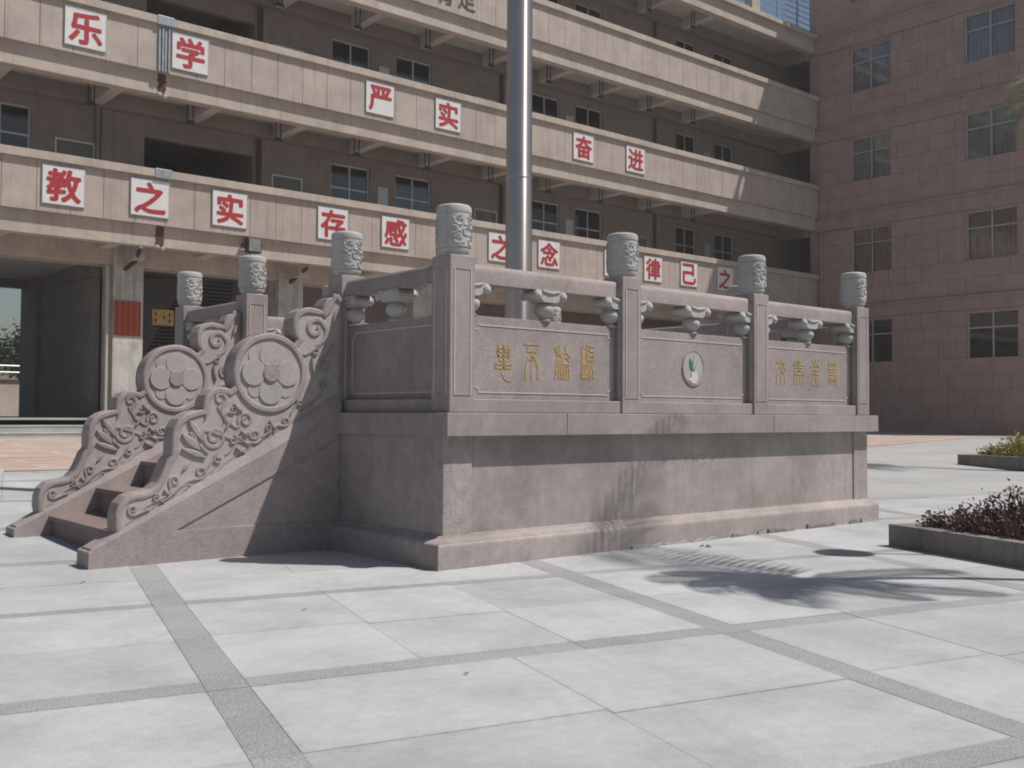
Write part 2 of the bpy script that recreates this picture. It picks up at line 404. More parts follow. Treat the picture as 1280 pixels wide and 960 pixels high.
# front facing slabs and corner pilasters
for x0, x1, y in ((.293, 2.021, .10), (2.022, 5.396, .10)):
    B(x0, x1, y, y+.05, .2, Z0+.01).build('facing_slab', PINKD, fp, .0015)
for x0, x1 in ((BX0, .291), (5.398, BX1)):
    B(x0, x1, .086, .20, .2, Z0+.012).build('corner_pilaster', PINKD, fp, .006)
    B(x0, x1, 4.96, 5.075, .2, Z0+.012).build('corner_pilaster', PINKD, fp, .006)
for x, s_ in ((BX0, 1), (BX1, -1)):
    for y0, y1 in ((.204, 1.5), (1.504, 3.66), (3.664, 4.956)):
        xa, xb = sorted((x+.008*s_, x+.06*s_)); B(xa, xb, y0, y1, .2, Z0+.01).build('facing_slab', PINKD, fp, .004)
for x0, x1 in ((.294, 2.02), (2.024, 5.394)):
    B(x0, x1, 5.0, 5.06, .2, Z0+.01).build('facing_slab', PINKD, fp, .004)
def ring_stack(rect, prof):
    """rect x0,x1,y0,y1; prof list of (inset, z)"""
    mb = MB(); vs = []; fs = []
    for ins, z in prof:
        x0, x1, y0, y1 = rect; vs += [(x0+ins, y0+ins, z), (x1-ins, y0+ins, z), (x1-ins, y1-ins, z), (x0+ins, y1-ins, z)]
    for i in range(len(prof)-1):
        for j in range(4):
            q = (j+1) % 4; fs.append((4*i+j, 4*i+q, 4*i+4+q, 4*i+4+j))
    fs.append(tuple(4*(len(prof)-1)+j for j in range(4)))
    return mb.add(vs, fs)
ring_stack((-.075, 5.735, 0, 5.16), [(0, -.1), (0, .150), (.004, .168), (.014, .184), (.032, .197), (.055, .206), (.075, .213), (.082, .228), (.10, .236), (.13, .236)]).build('base_plinth', PINKD, fp, smooth=50)
# crumbling mortar along the foot of the plinth
rg = random.Random(5); x = 1.9
while x < 5.7:
    w_ = rg.uniform(.12, .5); n = 7; pts = [(x, -.02)]+[(x+w_*i/n, rg.uniform(.006, .030)*(1+.5*(x > 3.6))) for i in range(n+1)]+[(x+w_, -.02)]
    MB().prism(pts, -.012-rg.uniform(0, .01), .002).build('mortar_foot', KERB if rg.random() < .35 else CONC, fp); x += w_+rg.uniform(.02, .3)
# ledge in three stones
for x0, x1 in ((-.008, 1.16), (1.163, 3.86), (3.863, 5.726)):
    B(x0, x1, -.008, 5.168, Z0, Z1).build('ledge_stone', PINK, fp, .006)

# --- post and its cap
def post_meshes():
    h = ZP-Z1; hw = .115
    sh = MB().box(-hw, hw, -hw, hw, 0, h)
    sh = sh.mesh('post')
    bd = MB()
    for q in range(4):
        t_ = MB(); r_ = [(-.075, .13), (.075, .13), (.075, h-.10), (-.075, h-.10)]
        t_.ribbon(r_, .009, -hw-.005, -hw+.002, closed=True)
        bd.v, bd.f = bd.v, bd.f
        t_.xf(Matrix.Rotation(q*math.pi/2, 4, 'Z')); bd.add(t_.v, t_.f)
    bd = bd.mesh('border')
    cp = MB().lathe([(.0, 0), (.105, 0), (.105, .022), (.118, .030), (.122, .045), (.118, .058), (.126, .061), (.1295, .066), (.1295, .072), (.1295, .300), (.1295, .306), (.125, .310), (.125, .315),
                     (.1315, .319), (.1325, .325), (.1325, .345), (.129, .362), (.118, .374), (.10, .379), (.0, .382)], 40).mesh('cap')
    cv = MB()
    def on(th, z): r = .1290; return (r*math.cos(th), r*math.sin(th), z)
    for q in range(1):
        th0 = math.radians(-80)
        for ct, cz, sg, R_ in ((-26, .250, 1, .042), (20, .262, -1, .036), (-2, .180, -1, .045), (38, .190, 1, .036), (-32, .115, 1, .038), (18, .105, -1, .036), (-46, .185, -1, .03)):
            pts = []; n = 22
            for i in range(n):
                a = 1.2+i/(n-1)*2.9*math.pi; rr = R_*(1-.74*i/(n-1))
                pts.append(on(th0+math.radians(ct)+sg*rr*math.cos(a)/.13, cz+rr*math.sin(a)))
            cv.tube(pts, [.0105*(1-.35*i/n) for i in range(n)], 5)
        for ta, za, tb, zb in ((-50, .27, -38, .23), (0, .28, 44, .225), (-36, .155, -20, .20), (20, .15, 46, .135), (-8, .085, -40, .08), (34, .09, 46, .12)):
            pts = []
            for i in range(9):
                s_ = i/8; pts.append(on(th0+math.radians(ta+(tb-ta)*s_), za+(zb-za)*s_+.012*math.sin(s_*math.pi*2)))
            cv.tube(pts, [.003+.007*math.sin(math.pi*(.1+.8*i/8)) for i in range(9)], 5)
    cv = cv.mesh('carving')
    return sh, bd, cp, cv
SH, BD, CP, CV = post_meshes()
PX = (.173, 1.968, 3.763, 5.545); PY = (.173, 1.689, 3.467, 4.985)
posts = [(x, PY[0]) for x in PX]+[(x, PY[3]) for x in PX]+[(PX[0], y) for y in PY[1:3]]+[(PX[3], y) for y in PY[1:3]]
for i, (x, y) in enumerate(posts):
    p = place('post', SH, PINK, fp, .008, loc=(x, y, Z1))
    place('border', BD, LIT_EDGE, p)
    c = place('cap', CP, GREY, p, smooth=28, loc=(0, 0, ZP-Z1))
    
    for q in (0, math.pi): place('carving', CV, GREY, p, smooth=60, loc=(0, 0, ZP-Z1), rot=(0, 0, .12*math.sin(i*2.3)+q))

# --- balustrade bay (local x along the bay, -y outwards)
def bay(length):
    h = length/2; D = {}
    D['footing'] = B(-h, h, -.098, .098, 0, .105).mesh('footing')
    D['panel'] = B(-h, h, -.034, .034, .105, .728).mesh('panel')
    bd = MB()
    for s_ in (-1, 1):
        n_ = .045; x0, x1, z0, z1 = -h+.05, h-.05, .155, .66
        poly = [(x0+n_, z0), (x1-n_, z0), (x1-n_, z0+.025), (x1, z0+n_), (x1, z1-n_), (x1-n_, z1-.025), (x1-n_, z1), (x0+n_, z1), (x0+n_, z1-.025), (x0, z1-n_), (x0, z0+n_), (x0+n_, z0+.025)]
        a = .033*s_; bb = .0385*s_
        bd.ribbon(poly if s_ < 0 else poly[::-1], .010, bb, a, closed=True)
    D['panel_border'] = bd.mesh('panel_border')
    # handrail with rounded top
    prof = [(-.07, 0), (.07, 0), (.07, .095), (.062, .122), (.042, .140), (-.042, .140), (-.062, .122), (-.07, .095)]
    rb = MB(); n = len(prof)
    rb.add([(-h, a, .968+c) for a, c in prof]+[(h, a, .968+c) for a, c in prof],
           [tuple(range(n))[::-1], tuple(range(n, 2*n))]+[(i, (i+1) % n, n+(i+1) % n, n+i) for i in range(n)])
    D['handrail'] = rb.mesh('handrail')
    # cloud bracket with curled ears + vase
    def support(xc, full, sgn=1):
        s = MB()
        W = .155
        def half(sg):
            pts = [(0, .968), (0, .875), (.055*sg, .872), (.085*sg, .885), (.105*sg, .905), (.128*sg, .895), (.155*sg, .905), (.168*sg, .93), (.160*sg, .955), (.14*sg, .970)]
            q = MB().prism([(xc+a, z) for a, z in pts], -.085, .085); s.add(q.v, q.f)
            for yy in (-.085, .085):
                s.sphere((xc+sg*.135, yy, .925), .036, (1, .55, 1.05), 12, 7)
                s.sphere((xc+sg*.135, yy*1.18, .920), .016, (1, .7, 1), 8, 5)
            for yy in (-.088, .088):   # concave swag between the ears
                s.tube([(xc, yy, .945), (xc+sg*.04, yy, .950), (xc+sg*.09, yy, .962)], .011, 6)
        if full: half(1); half(-1)
        else: half(sgn)
        dx = 0 if full else .035*sgn
        va = MB().lathe([(.0, .72), (.055, .725), (.060, .735), (.035, .748), (.032, .756), (.062, .775), (.080, .805), (.082, .830), (.066, .858), (.045, .872), (.06, .882), (.0, .884)], 18, (xc+dx, 0, 0))
        s.add(va.v, va.f)
        return s
    D['vase_support'] = support(0, True).mesh('vase_support')
    D['end_l'] = support(-h, False, 1).mesh('end_support')
    D['end_r'] = support(h, False, -1).mesh('end_support')
    return D
def seal(strokes, x, z, w_, h_, width, y):
    mb = MB()
    for s_ in strokes:
        pts = [(x+(a-.5)*w_, z+(b_-.5)*h_) for a, b_ in s_]
        mb.ribbon(pts, width, y-.0035, y+.001)
    return mb
def norm(strokes, x0, x1, y0, y1): return [[((a-x0)/(x1-x0), 1-(b_-y0)/(y1-y0)) for a, b_ in s_] for s_ in strokes]
G1 = norm([[(163, 190), (163, 290)], [(212, 178), (212, 395)], [(262, 190), (262, 310)], [(163, 215), (262, 215)], [(150, 245), (262, 245)], [(158, 280), (262, 280)], [(172, 320), (255, 320)],
           [(138, 352), (285, 350), (285, 382), (140, 384)], [(138, 352), (138, 384)], [(205, 384), (198, 430), (225, 475), (250, 490), (282, 492)]], 133, 288, 178, 495)
G2 = norm([[(398, 205), (548, 205)], [(425, 228), (425, 262), (520, 262), (520, 228)], [(470, 262), (470, 488)], [(466, 280), (432, 318), (414, 390), (412, 486)], [(474, 280), (508, 318), (528, 390), (532, 486)], [(445, 330), (470, 318), (495, 330)]], 396, 550, 200, 490)
G3 = norm([[(642, 225), (668, 300)], [(662, 222), (686, 300)], [(684, 210), (702, 300)], [(668, 320), (656, 400), (648, 488)], [(684, 320), (680, 488)], [(696, 330), (704, 400), (706, 488)], [(752, 212), (752, 262)],
           [(702, 318), (724, 284), (752, 270), (780, 282), (798, 312)], [(716, 345), (735, 318), (752, 308), (772, 322), (792, 345)], [(716, 362), (798, 362)], [(730, 375), (722, 490)], [(746, 375), (742, 490)], [(764, 375), (766, 490)], [(782, 375), (796, 490)]], 638, 800, 205, 495)
G4 = norm([[(915, 238), (915, 490)], [(900, 260), (904, 330), (896, 400), (900, 485)], [(932, 262), (926, 330), (934, 400), (930, 485)], [(950, 245), (1028, 245)], [(952, 245), (952, 400), (944, 488)], [(988, 245), (978, 282)],
           [(966, 282), (1024, 282), (1024, 350), (966, 350), (966, 282)], [(966, 316), (1024, 316)], [(994, 350), (994, 488)], [(978, 368), (966, 480)], [(1010, 368), (1024, 480)]], 892, 1032, 235, 492)
G5 = norm([[(775, 140), (775, 160)], [(748, 165), (805, 165)], [(770, 165), (745, 205)], [(785, 165), (808, 205)], [(760, 190), (795, 190), (775, 215)], [(775, 205), (750, 235), (752, 290)], [(775, 215), (775, 292)], [(778, 205), (802, 235), (802, 290)]], 742, 812, 138, 294)
G6 = norm([[(885, 140), (885, 215)], [(858, 155), (915, 155)], [(850, 172), (922, 172)], [(858, 190), (915, 190)], [(850, 210), (922, 210)], [(852, 230), (922, 230)], [(855, 230), (855, 295)], [(918, 230), (918, 295)], [(875, 240), (875, 292)], [(898, 240), (898, 292)]], 846, 926, 138, 297)
G7 = norm([[(972, 145), (985, 185)], [(1022, 145), (1008, 185)], [(965, 190), (995, 170), (1025, 190)], [(995, 145), (995, 230)], [(975, 205), (1020, 205)], [(968, 228), (1024, 228)], [(982, 228), (978, 285)], [(970, 285), (1024, 285)], [(998, 240), (998, 285)], [(998, 258), (1020, 258)]], 962, 1028, 142, 290)
G8 = norm([[(1070, 150), (1070, 195)], [(1090, 145), (1090, 200)], [(1112, 150), (1108, 190)], [(1062, 172), (1118, 172)], [(1060, 200), (1122, 200)], [(1066, 215), (1120, 215)], [(1066, 232), (1120, 232)], [(1068, 250), (1068, 295)], [(1118, 240), (1118, 295)], [(1084, 250), (1084, 290)], [(1100, 250), (1102, 292)], [(1068, 268), (1118, 268)]], 1058, 1124, 143, 298)

BAYS = {}
def put_bay(x, y, rz, length, kind=None):
    key = round(length, 3)
    if key not in BAYS: BAYS[key] = bay(length)
    D = BAYS[key]; R_ = (0, 0, rz); L_ = (x, y, Z1)
    place('footing', D['footing'], PINK, fp, .008, loc=L_, rot=R_)
    pn = place('panel', D['panel'], PINK, fp, .004, loc=L_, rot=R_)
    place('panel_border', D['panel_border'], LIT_EDGE, pn)
    place('handrail', D['handrail'], PINK, fp, smooth=35, loc=L_, rot=R_)
    for nm in ('vase_support', 'end_l', 'end_r'):
        place('vase_support' if nm[0] == 'v' else 'end_support', D[nm], GREY, fp, smooth=40, loc=L_, rot=R_)
    return pn
HW = .115
fronts = []
for a, b_ in zip(PX, PX[1:]):
    L_ = b_-a-2*HW; fronts.append(put_bay((a+b_)/2, PY[0], 0, L_)); put_bay((a+b_)/2, PY[3], math.pi, L_)
for a, b_ in zip(PY, PY[1:]):
    L_ = b_-a-2*HW
    if abs(a-PY[1]) > .01: put_bay(PX[0], (a+b_)/2, -math.pi/2, L_)
    put_bay(PX[3], (a+b_)/2, math.pi/2, L_)
# gilded characters on the first and third front panel, oval emblem on the middle one
xm = [(PX[i]+PX[i+1])/2 for i in range(3)]
for g, xw, zc_, w_ in ((G1, .626, 1.505, .165), (G2, .919, 1.520, .165), (G3, 1.243, 1.530, .175), (G4, 1.530, 1.540, .150)):
    seal(g, xw-xm[0], zc_-Z1, w_, .285, .0138, -.0345).build('gilded_character', GOLD, fronts[0])
for g, xw, zc_, w_ in ((G5, 4.184, 1.545, .17), (G6, 4.481, 1.55, .19), (G7, 4.775, 1.56, .17), (G8, 5.085, 1.565, .18)):
    seal(g, xw-xm[2], zc_-Z1, w_, .27, .0128, -.0345).build('gilded_character', GOLD, fronts[2])
def oval(cx, cz, rx, rz_, n=28, a0=0, a1=2*math.pi): return [(cx+rx*math.cos(a0+(a1-a0)*i/n), cz+rz_*math.sin(a0+(a1-a0)*i/n)) for i in range(n)]
ex = 2.852-xm[1]; ez = 1.536-Z1
MB().prism(oval(ex, ez, .142, .152), -.041, -.033).build('emblem_plaque', PALE, fronts[1])
MB().ribbon(oval(ex, ez, .146, .156), .010, -.045, -.034, closed=True).build('emblem_rim', PINK, fronts[1])
def leafshape(x0, z0, x1, z1, w_):
    d = Vector((x1-x0, z1-z0)); n = Vector((-d.y, d.x)).normalized()*w_; pts = []
    for i in range(9): s_ = i/8; q = Vector((x0, z0))+d*s_+n*math.sin(math.pi*s_)**.8; pts.append((q.x, q.y))
    for i in range(1, 8): s_ = 1-i/8; q = Vector((x0, z0))+d*s_-n*math.sin(math.pi*s_)**.8; pts.append((q.x, q.y))
    return pts
MB().prism(leafshape(ex-.012, ez-.035, ex-.055, ez+.085, .021), -.047, -.039).build('emblem_green_leaf', GREENP, fronts[1])
MB().prism(leafshape(ex+.0, ez-.04, ex+.005, ez+.115, .012), -.047, -.039).build('emblem_leaf', GREY, fronts[1])
MB().prism(leafshape(ex+.012, ez-.03, ex+.085, ez+.085, .014), -.047, -.039).build('emblem_leaf', GREY, fronts[1])
MB().prism([(ex-.035, ez-.035), (ex+.035, ez-.03), (ex+.055, ez-.075), (ex+.03, ez-.135), (ex-.01, ez-.142), (ex-.075, ez-.105), (ex-.03, ez-.085)], -.047, -.039).build('emblem_bulb', WHITEB, fronts[1])
# faded gilding left on the base
mb = MB()
for i in range(7):
    x = 2.42+i*.135
    for q in range(6):
        a = random.uniform(-.035, .035); z = .735+random.uniform(-.035, .035)
        if random.random() < .55: mb.ribbon([(x+a, z), (x+a+random.uniform(.01, .04), z+random.uniform(-.004, .004))], .004, .0975, .1)
        else: mb.ribbon([(x+a, z), (x+a+random.uniform(-.005, .005), z-random.uniform(.015, .035))], .004, .0975, .1)
mb.build('faded_inscription', FADED, fp)['kind'] = 'stuff'

# --- stairs
for i in range(4):
    x0 = -1.70+.39*i; z1_ = .2236*(i+1)
    B(x0+.02, .03, 1.75, 3.41, -.1, z1_-.04).build('step', TREAD, fp)
    B(x0-.01, x0+.46, 1.752, 3.408, z1_-.04, z1_).build('tread', TREAD, fp, .008)
def stair_wall(y0, y1):
    core = MB().prism([(-1.985, -.1), (-1.985, .125), (.03, 1.137), (.03, -.1)], y0+.014, y1-.014)
    st = core.build('stringer', PINK, fp, .005)
    U = [(-1.985, -.1), (-1.985, .125), (.03, 1.137), (.03, .915), (-1.359, .240), (.03, .232), (.03, -.1)]
    for a, b_ in ((y0, y0+.014), (y1-.014, y1)): MB().prism(U, a, b_).build('stringer_face', PINK, st, .003)
    # sloped cap under the drum stone
    bv = MB(); pf = [(y0+.001, 0), (y0+.046, .07), (y1-.046, .07), (y1-.001, 0)]
    x0, z0, x1, z1_ = -1.96, .1375, .04, 1.142
    n = 4; vs = [(x0, a, z0-.004+(c*.22)) for a, c in pf]+[(x1, a, z1_-.004+c*1.85) for a, c in pf]
    bv.add(vs, [(3, 2, 1, 0), (4, 5, 6, 7)]+[(i, i+1, n+i+1, n+i) for i in range(3)]+[(3, 0, 4, 7)])
    bv.build('stringer_cap', PINK, st)
    # drum stone
    cx, cz, R_ = -.592, 1.425, .315
    out = [(-1.772, .21), (-1.792, .30), (-1.79, .385), (-1.765, .455), (-1.715, .503), (-1.655, .525), (-1.59, .53), (-1.535, .548), (-1.492, .592), (-1.462, .65), (-1.440, .705), (-1.418, .758), (-1.385, .795),
           (-1.385, .86), (-1.384, .93), (-1.368, 1.0), (-1.332, 1.06), (-1.278, 1.10), (-1.215, 1.121), (-1.145, 1.135),
           (-1.142, 1.19), (-1.122, 1.243), (-1.08, 1.288), (-1.025, 1.308), (-.965, 1.305), (-.925, 1.29), (-.90, 1.315)]
    for i in range(23):
        a = math.radians(196-146*i/22); out.append((cx+R_*math.cos(a), cz+R_*math.sin(a)))
    out += [(-.36, 1.70), (-.392, 1.745), (-.405, 1.81), (-.395, 1.875), (-.362, 1.93), (-.31, 1.963), (-.245, 1.975), (-.175, 1.965), (-.135, 1.955), (-.125, 2.0), (-.09, 2.055), (-.045, 2.07), (-.03, 2.105), (.02, 2.10), (.055, 2.06), (.055, 1.24)]
    fy0, fy1 = y0+.045, y1-.045
    d = MB().prism(out, fy0, fy1).build('drum_stone', PINK, fp, .022, segs=3)
    top = out[:-1]
    def inset(q):
        P = [Vector(p) for p in top]; r_ = []
        for i in range(len(P)):
            dd = (P[min(i+1, len(P)-1)]-P[max(i-1, 0)]).normalized(); r_.append((P[i].x+dd.y*q, P[i].y-dd.x*q))
        return r_
    for fy, s_ in ((fy0, -1), (fy1, 1)):
        a_, b_ = fy+.014*s_, fy-.004*s_
        fld = [p for p in inset(.036) if math.hypot(p[0]-cx, p[1]-cz) > R_-.05]+[(.02, 1.285), (-1.72, .30)]
        MB().prism(fld, min(fy+.002*s_, fy-.004*s_), max(fy+.002*s_, fy-.004*s_)).build('carved_field', PALE, d)
        MB().prism(oval(cx, cz, R_-.03, R_-.03, 40), min(fy+.004*s_, fy-.004*s_), max(fy+.004*s_, fy-.004*s_)).build('flower_field', PALE, d)
        rim = MB()
        rim.ridge(inset(.028), .056, a_, b_)
        rim.ridge(oval(cx, cz, R_-.024, R_-.024, 48), .056, a_+.004*s_, b_, closed=True)
        rim.build('rim', PINK, d, smooth=30)
        vin = MB(); cnt_v = [0]
        def stroke(pts, ws):
            cnt_v[0] += 1; e_ = (.0007*cnt_v[0])*s_
            vin.ridge(pts, [q_*1.05 for q_ in ws], a_-.003*s_+e_*.5, b_)
        def spiral(x, z, r0, turns, a0, sg, w0=.03, n=24, tail=None):
            pts = []; ws = []
            for i in range(n):
                s2 = i/(n-1); a = a0+sg*turns*2*math.pi*s2; rr = r0*(1-.74*s2)
                pts.append((x+rr*math.cos(a), z+rr*math.sin(a))); ws.append(w0*(1-.25*s2))
            if tail:
                # smooth lead-in: cubic from the tail point, arriving along the spiral tangent
                p1 = Vector(pts[0]); t1 = (Vector(pts[0])-Vector(pts[1])).normalized(); p0 = Vector(tail[:2]); dl = (p1-p0).length
                c1 = p1+t1*dl*.45; c0 = p0+(p1-p0)*.3+Vector((-(p1-p0).y, (p1-p0).x))*tail[2]; tl = []
                for i in range(9):
                    u_ = i/9; q = p0*(1-u_)**3+c0*3*u_*(1-u_)**2+c1*3*u_*u_*(1-u_)+p1*u_**3; tl.append((q.x, q.y))
                ws = [w0*(.4+.6*i/9) for i in range(9)]+ws; pts = tl+pts
            stroke(pts, ws)
        spiral(-1.05, .925, .088, 1.45, 3.3, 1, .040, tail=(-.66, .90, .25))
        spiral(-.80, 1.055, .062, 1.35, 3.6, -1, .030, tail=(-1.03, 1.16, -.2))
        spiral(-.72, .945, .042, 1.2, 3.4, 1, .026, tail=(-.96, .79, -.1))
        spiral(-1.01, 1.215, .054, 1.1, 5.4, 1, .034, tail=(-.93, 1.02, .2))
        spiral(-1.36, .60, .042, 1.25, 3.8, -1, .026, tail=(-1.58, .40, .15))
        spiral(-1.16, .66, .050, 1.25, 4.4, 1, .028, tail=(-1.46, .46, -.12))
        spiral(-1.665, .405, .040, 1.2, 5.2, -1, .026, tail=(-1.54, .40, -.1))
        spiral(-.46, 1.045, .040, 1.2, 4.2, 1, .026, tail=(-.72, .87, -.1))
        spiral(-.195, 1.80, .085, 1.05, .6, 1, .056, tail=(-.30, 1.58, -.2))
        spiral(-.11, 1.50, .058, 1.3, 2.0, 1, .030, tail=(-.04, 1.68, .1))
        spiral(-.12, 1.345, .044, 1.2, 4.0, -1, .028, tail=(-.25, 1.17, .1))
        spiral(-1.245, .905, .050, 1.1, 1.2, -1, .024, tail=(-1.10, .80, .1))
        spiral(-.905, 1.135, .030, 1.1, 4.0, 1, .018, tail=(-.98, 1.03, .1))
        spiral(-.90, .90, .034, 1.15, 1.0, -1, .020, tail=(-.76, .86, .1))
        spiral(-1.02, .755, .034, 1.1, 2.2, 1, .020, tail=(-1.18, .62, -.1))
        spiral(-1.255, .56, .028, 1.1, 2.2, 1, .018, tail=(-1.36, .50, -.1))
        spiral(-1.50, .485, .030, 1.1, 1.4, -1, .018, tail=(-1.42, .43, .1))
        spiral(-.60, .995, .030, 1.1, 5.0, -1, .018, tail=(-.66, .92, .1))
        spiral(-.33, 1.20, .030, 1.1, 2.0, 1, .018, tail=(-.42, 1.08, .1))
        spiral(-.20, 1.62, .034, 1.1, 1.0, -1, .020, tail=(-.12, 1.70, .1))
        for lf in ((-.97, .98, -.91, 1.06, .014), (-1.13, 1.06, -1.10, 1.13, .014), (-.84, .97, -.78, .93, .012), (-1.07, .58, -1.0, .62, .012), (-1.30, .68, -1.24, .74, .014), (-1.44, .54, -1.40, .50, .010), (-1.31, .95, -1.17, .83, .036), (-1.26, 1.055, -1.15, .90, .030), (-1.31, .84, -1.12, .77, .026), (-1.10, .60, -.98, .71, .022), (-1.40, .44, -1.26, .56, .020), (-.60, 1.05, -.54, .98, .018),
                   (-.12, 1.90, -.03, 2.04, .030), (-.04, 1.86, .03, 2.0, .024), (-.90, 1.18, -.83, 1.12, .018), (-.23, 1.56, -.20, 1.42, .018), (-.33, 1.12, -.22, 1.18, .016), (-.88, .84, -.80, .80, .015)):
            sp_ = leafshape(*lf); m_ = 8
            stroke([((sp_[i][0]+sp_[-i][0])/2 if 0 < i < m_ else sp_[i][0], (sp_[i][1]+sp_[-i][1])/2 if 0 < i < m_ else sp_[i][1]) for i in range(m_+1)], [max(.006, 2*lf[4]*math.sin(math.pi*i/m_)**.8) for i in range(m_+1)])
        vin.build('vine_relief', PINK, d, smooth=30)
        # flower in the drum
        for j in range(8):
            a = math.pi/2*(j/2); big = j % 2 == 0
            rr = .145 if big else .185; pr_ = .103 if big else .062
            pts = oval(cx+rr*math.cos(a), cz+rr*math.sin(a), pr_, pr_, 22)
            pts = [(cx+(x-cx)*min(1, .262/max(1e-6, math.hypot(x-cx, z-cz))), cz+(z-cz)*min(1, .262/max(1e-6, math.hypot(x-cx, z-cz)))) for x, z in pts]
            th = (.020 if j % 4 == 0 else .016) if big else .010
            MB().prism(pts, min(fy+th*s_, fy-.003*s_), max(fy+th*s_, fy-.003*s_)).build('petal', PALE, d, .007, segs=2)
        MB().prism(oval(cx, cz, .068, .068, 24), min(fy+.030*s_, fy), max(fy+.030*s_, fy)).build('flower_boss', PINK, d, .008, segs=2)
stair_wall(1.5135, 1.7635); stair_wall(3.40, 3.65)

# ------------------------------------------------------------------ flagpole
pole = thing('flagpole', 'tall stainless steel flagpole rising from the middle of the platform', 'flagpole', (2.86, 2.58, Z1))
for zz in (2.55, 6.1): MB().lathe([(.138, zz), (.1465, zz+.004), (.1465, zz+.016), (.138, zz+.02)], 40).build('weld_seam', STEEL, pole, smooth=60)
MB().lathe([(.0, 0), (.147, 0), (.146, 1.0), (.143, 2.6), (.141, 2.605), (.138, 6), (.12, 12), (.0, 12)], 40).build('shaft', STEEL, pole, smooth=40)
MB().lathe([(.0, .0), (.34, .0), (.34, .05), (.30, .08), (.2, .12), (.16, .14), (.16, .16), (.0, .16)], 32).build('base_collar', STEEL, pole, smooth=30)
MB().tube([(.13, .10, 1.3), (.12, .10, 11.5)], .004, 5).build('halyard', ALU, pole)
for zz in (1.25, 1.32):
    B(.045, .075, -.155, -.135, zz, zz+.03).build('bolt', ALU, pole)

# ------------------------------------------------------------------ main school building
sb = thing('school_building', 'long four storey teaching block with open balcony corridors and red character boards', 'building', (0, 0, 0))
XL, XR = -7.0, 31.88; PIT = 3.63; YF = 17.85; YB = 20.0; YE = 26.0
FL = [5.52+PIT*i for i in range(4)]           # underside of parapet panels
PANW = .715
def wall_holes(u0, u1, z0, z1, holes, mk):
    """boxes covering [u0,u1]x[z0,z1] minus holes (ua,ub,za,zb)"""
    us = sorted({u0, u1, *[h for q in holes for h in q[:2] if u0 < h < u1]})
    for a, b_ in zip(us, us[1:]):
        cuts = sorted((h[2], h[3]) for h in holes if h[0] < (a+b_)/2 < h[1]); z = z0
        for c, d_ in cuts:
            if c > z: mk(a, b_, z, c)
            z = max(z, d_)
        if z < z1: mk(a, b_, z, z1)
PAN = B(-PANW/2+.005, PANW/2-.005, YF, YF+.06, 0, 1.115).mesh('parapet_panel')
JOINT = 4.86
for kf, z in enumerate(FL):
    roof = kf == 3
    B(XL, JOINT-.05, YF+.13, YF+.42, z-.50, z+.05).build('edge_beam', PLASTER, sb, .01)
    B(JOINT+.05, XR, YF+.13, YF+.42, z-.50, z+.05).build('edge_beam', PLASTER, sb, .01)
    B(XL, 36.0, YF+.425, YE, z-.12, z+.17).build('floor_slab', CEIL, sb)
    if not roof:
        B(XL, XR, YF+.055, YF+.20, z+.002, z+1.115).build('parapet_wall', TILE, sb)
        x = 1.37-PANW*9+PANW/2
        while x < XR:
            o = place('parapet_panel', PAN, TILE, sb, .003, loc=(x, 0, z)); x += PANW
            if x+PANW/2 > XR: break
        xs = [XL, -3.2, .7, JOINT-.01, JOINT+.01, 9.2, 13.4, 17.6, 21.8, 26.0, XR]
        for a, b_ in zip(xs, xs[1:]): B(a+.002, b_-.002, YF-.085, YF+.27, z+1.115, z+1.30).build('coping', PLASTER, sb, .008)
    else:
        B(XL, XR, YF-.02, YF+.55, z+.055, z+.22).build('roof_coping', PLASTER, sb, .01)
    # cross beams of the corridor, ceiling side
    for i in range(-3, 10):
        xb = 3.62+2.42*i+.32
        if xb > XR-.4: continue
        B(xb-.14, xb+.14, YF+.43, YB, z-.495, z-.11).build('cross_beam', CEIL, sb, .008)
    B(XL, XR, YB-.30, YB, z-.52, z-.11).build('wall_beam', INNER, sb)
# expansion joint cover
for kf, w_ in ((1, 1), (2, 1)):
    mb = MB()
    for i in range(4): mb.box(JOINT-.15+i*.075, JOINT-.15+i*.075+.05, YF-.045-.015*(i % 2), YF+.01, FL[kf]+.0, FL[kf]+1.12)
    mb.build('expansion_joint_cover', ZINC, sb, .004)
    B(JOINT-.20, JOINT+.20, YF-.10, YF+.28, FL[kf]+1.10, FL[kf]+1.315).build('joint_cap', ZINC, sb, .005)
B(JOINT-.20, JOINT+.20, YF-.10, YF+.28, FL[0]+1.10, FL[0]+1.315).build('joint_cap', ZINC, sb, .005)
for kf in (0, 1, 2):
    mb = MB(); random.seed(kf+3)
    for i in range(9):
        z = FL[kf]-.5+.06*i; mb.box(JOINT-.07-random.uniform(0, .04), JOINT+.07+random.uniform(0, .04), YF+.118-random.uniform(0, .01), YF+.2, z, z+.061)
    mb.build('stained_joint', RUST, sb)
    mb = MB().sphere((JOINT-.06, YF+.10, FL[kf]-.50), .06, (1.2, .7, .9), 8, 5).sphere((JOINT+.07, YF+.10, FL[kf]-.53), .055, (1, .7, 1), 8, 5)
    mb.build('mortar_patch', PALE, sb)

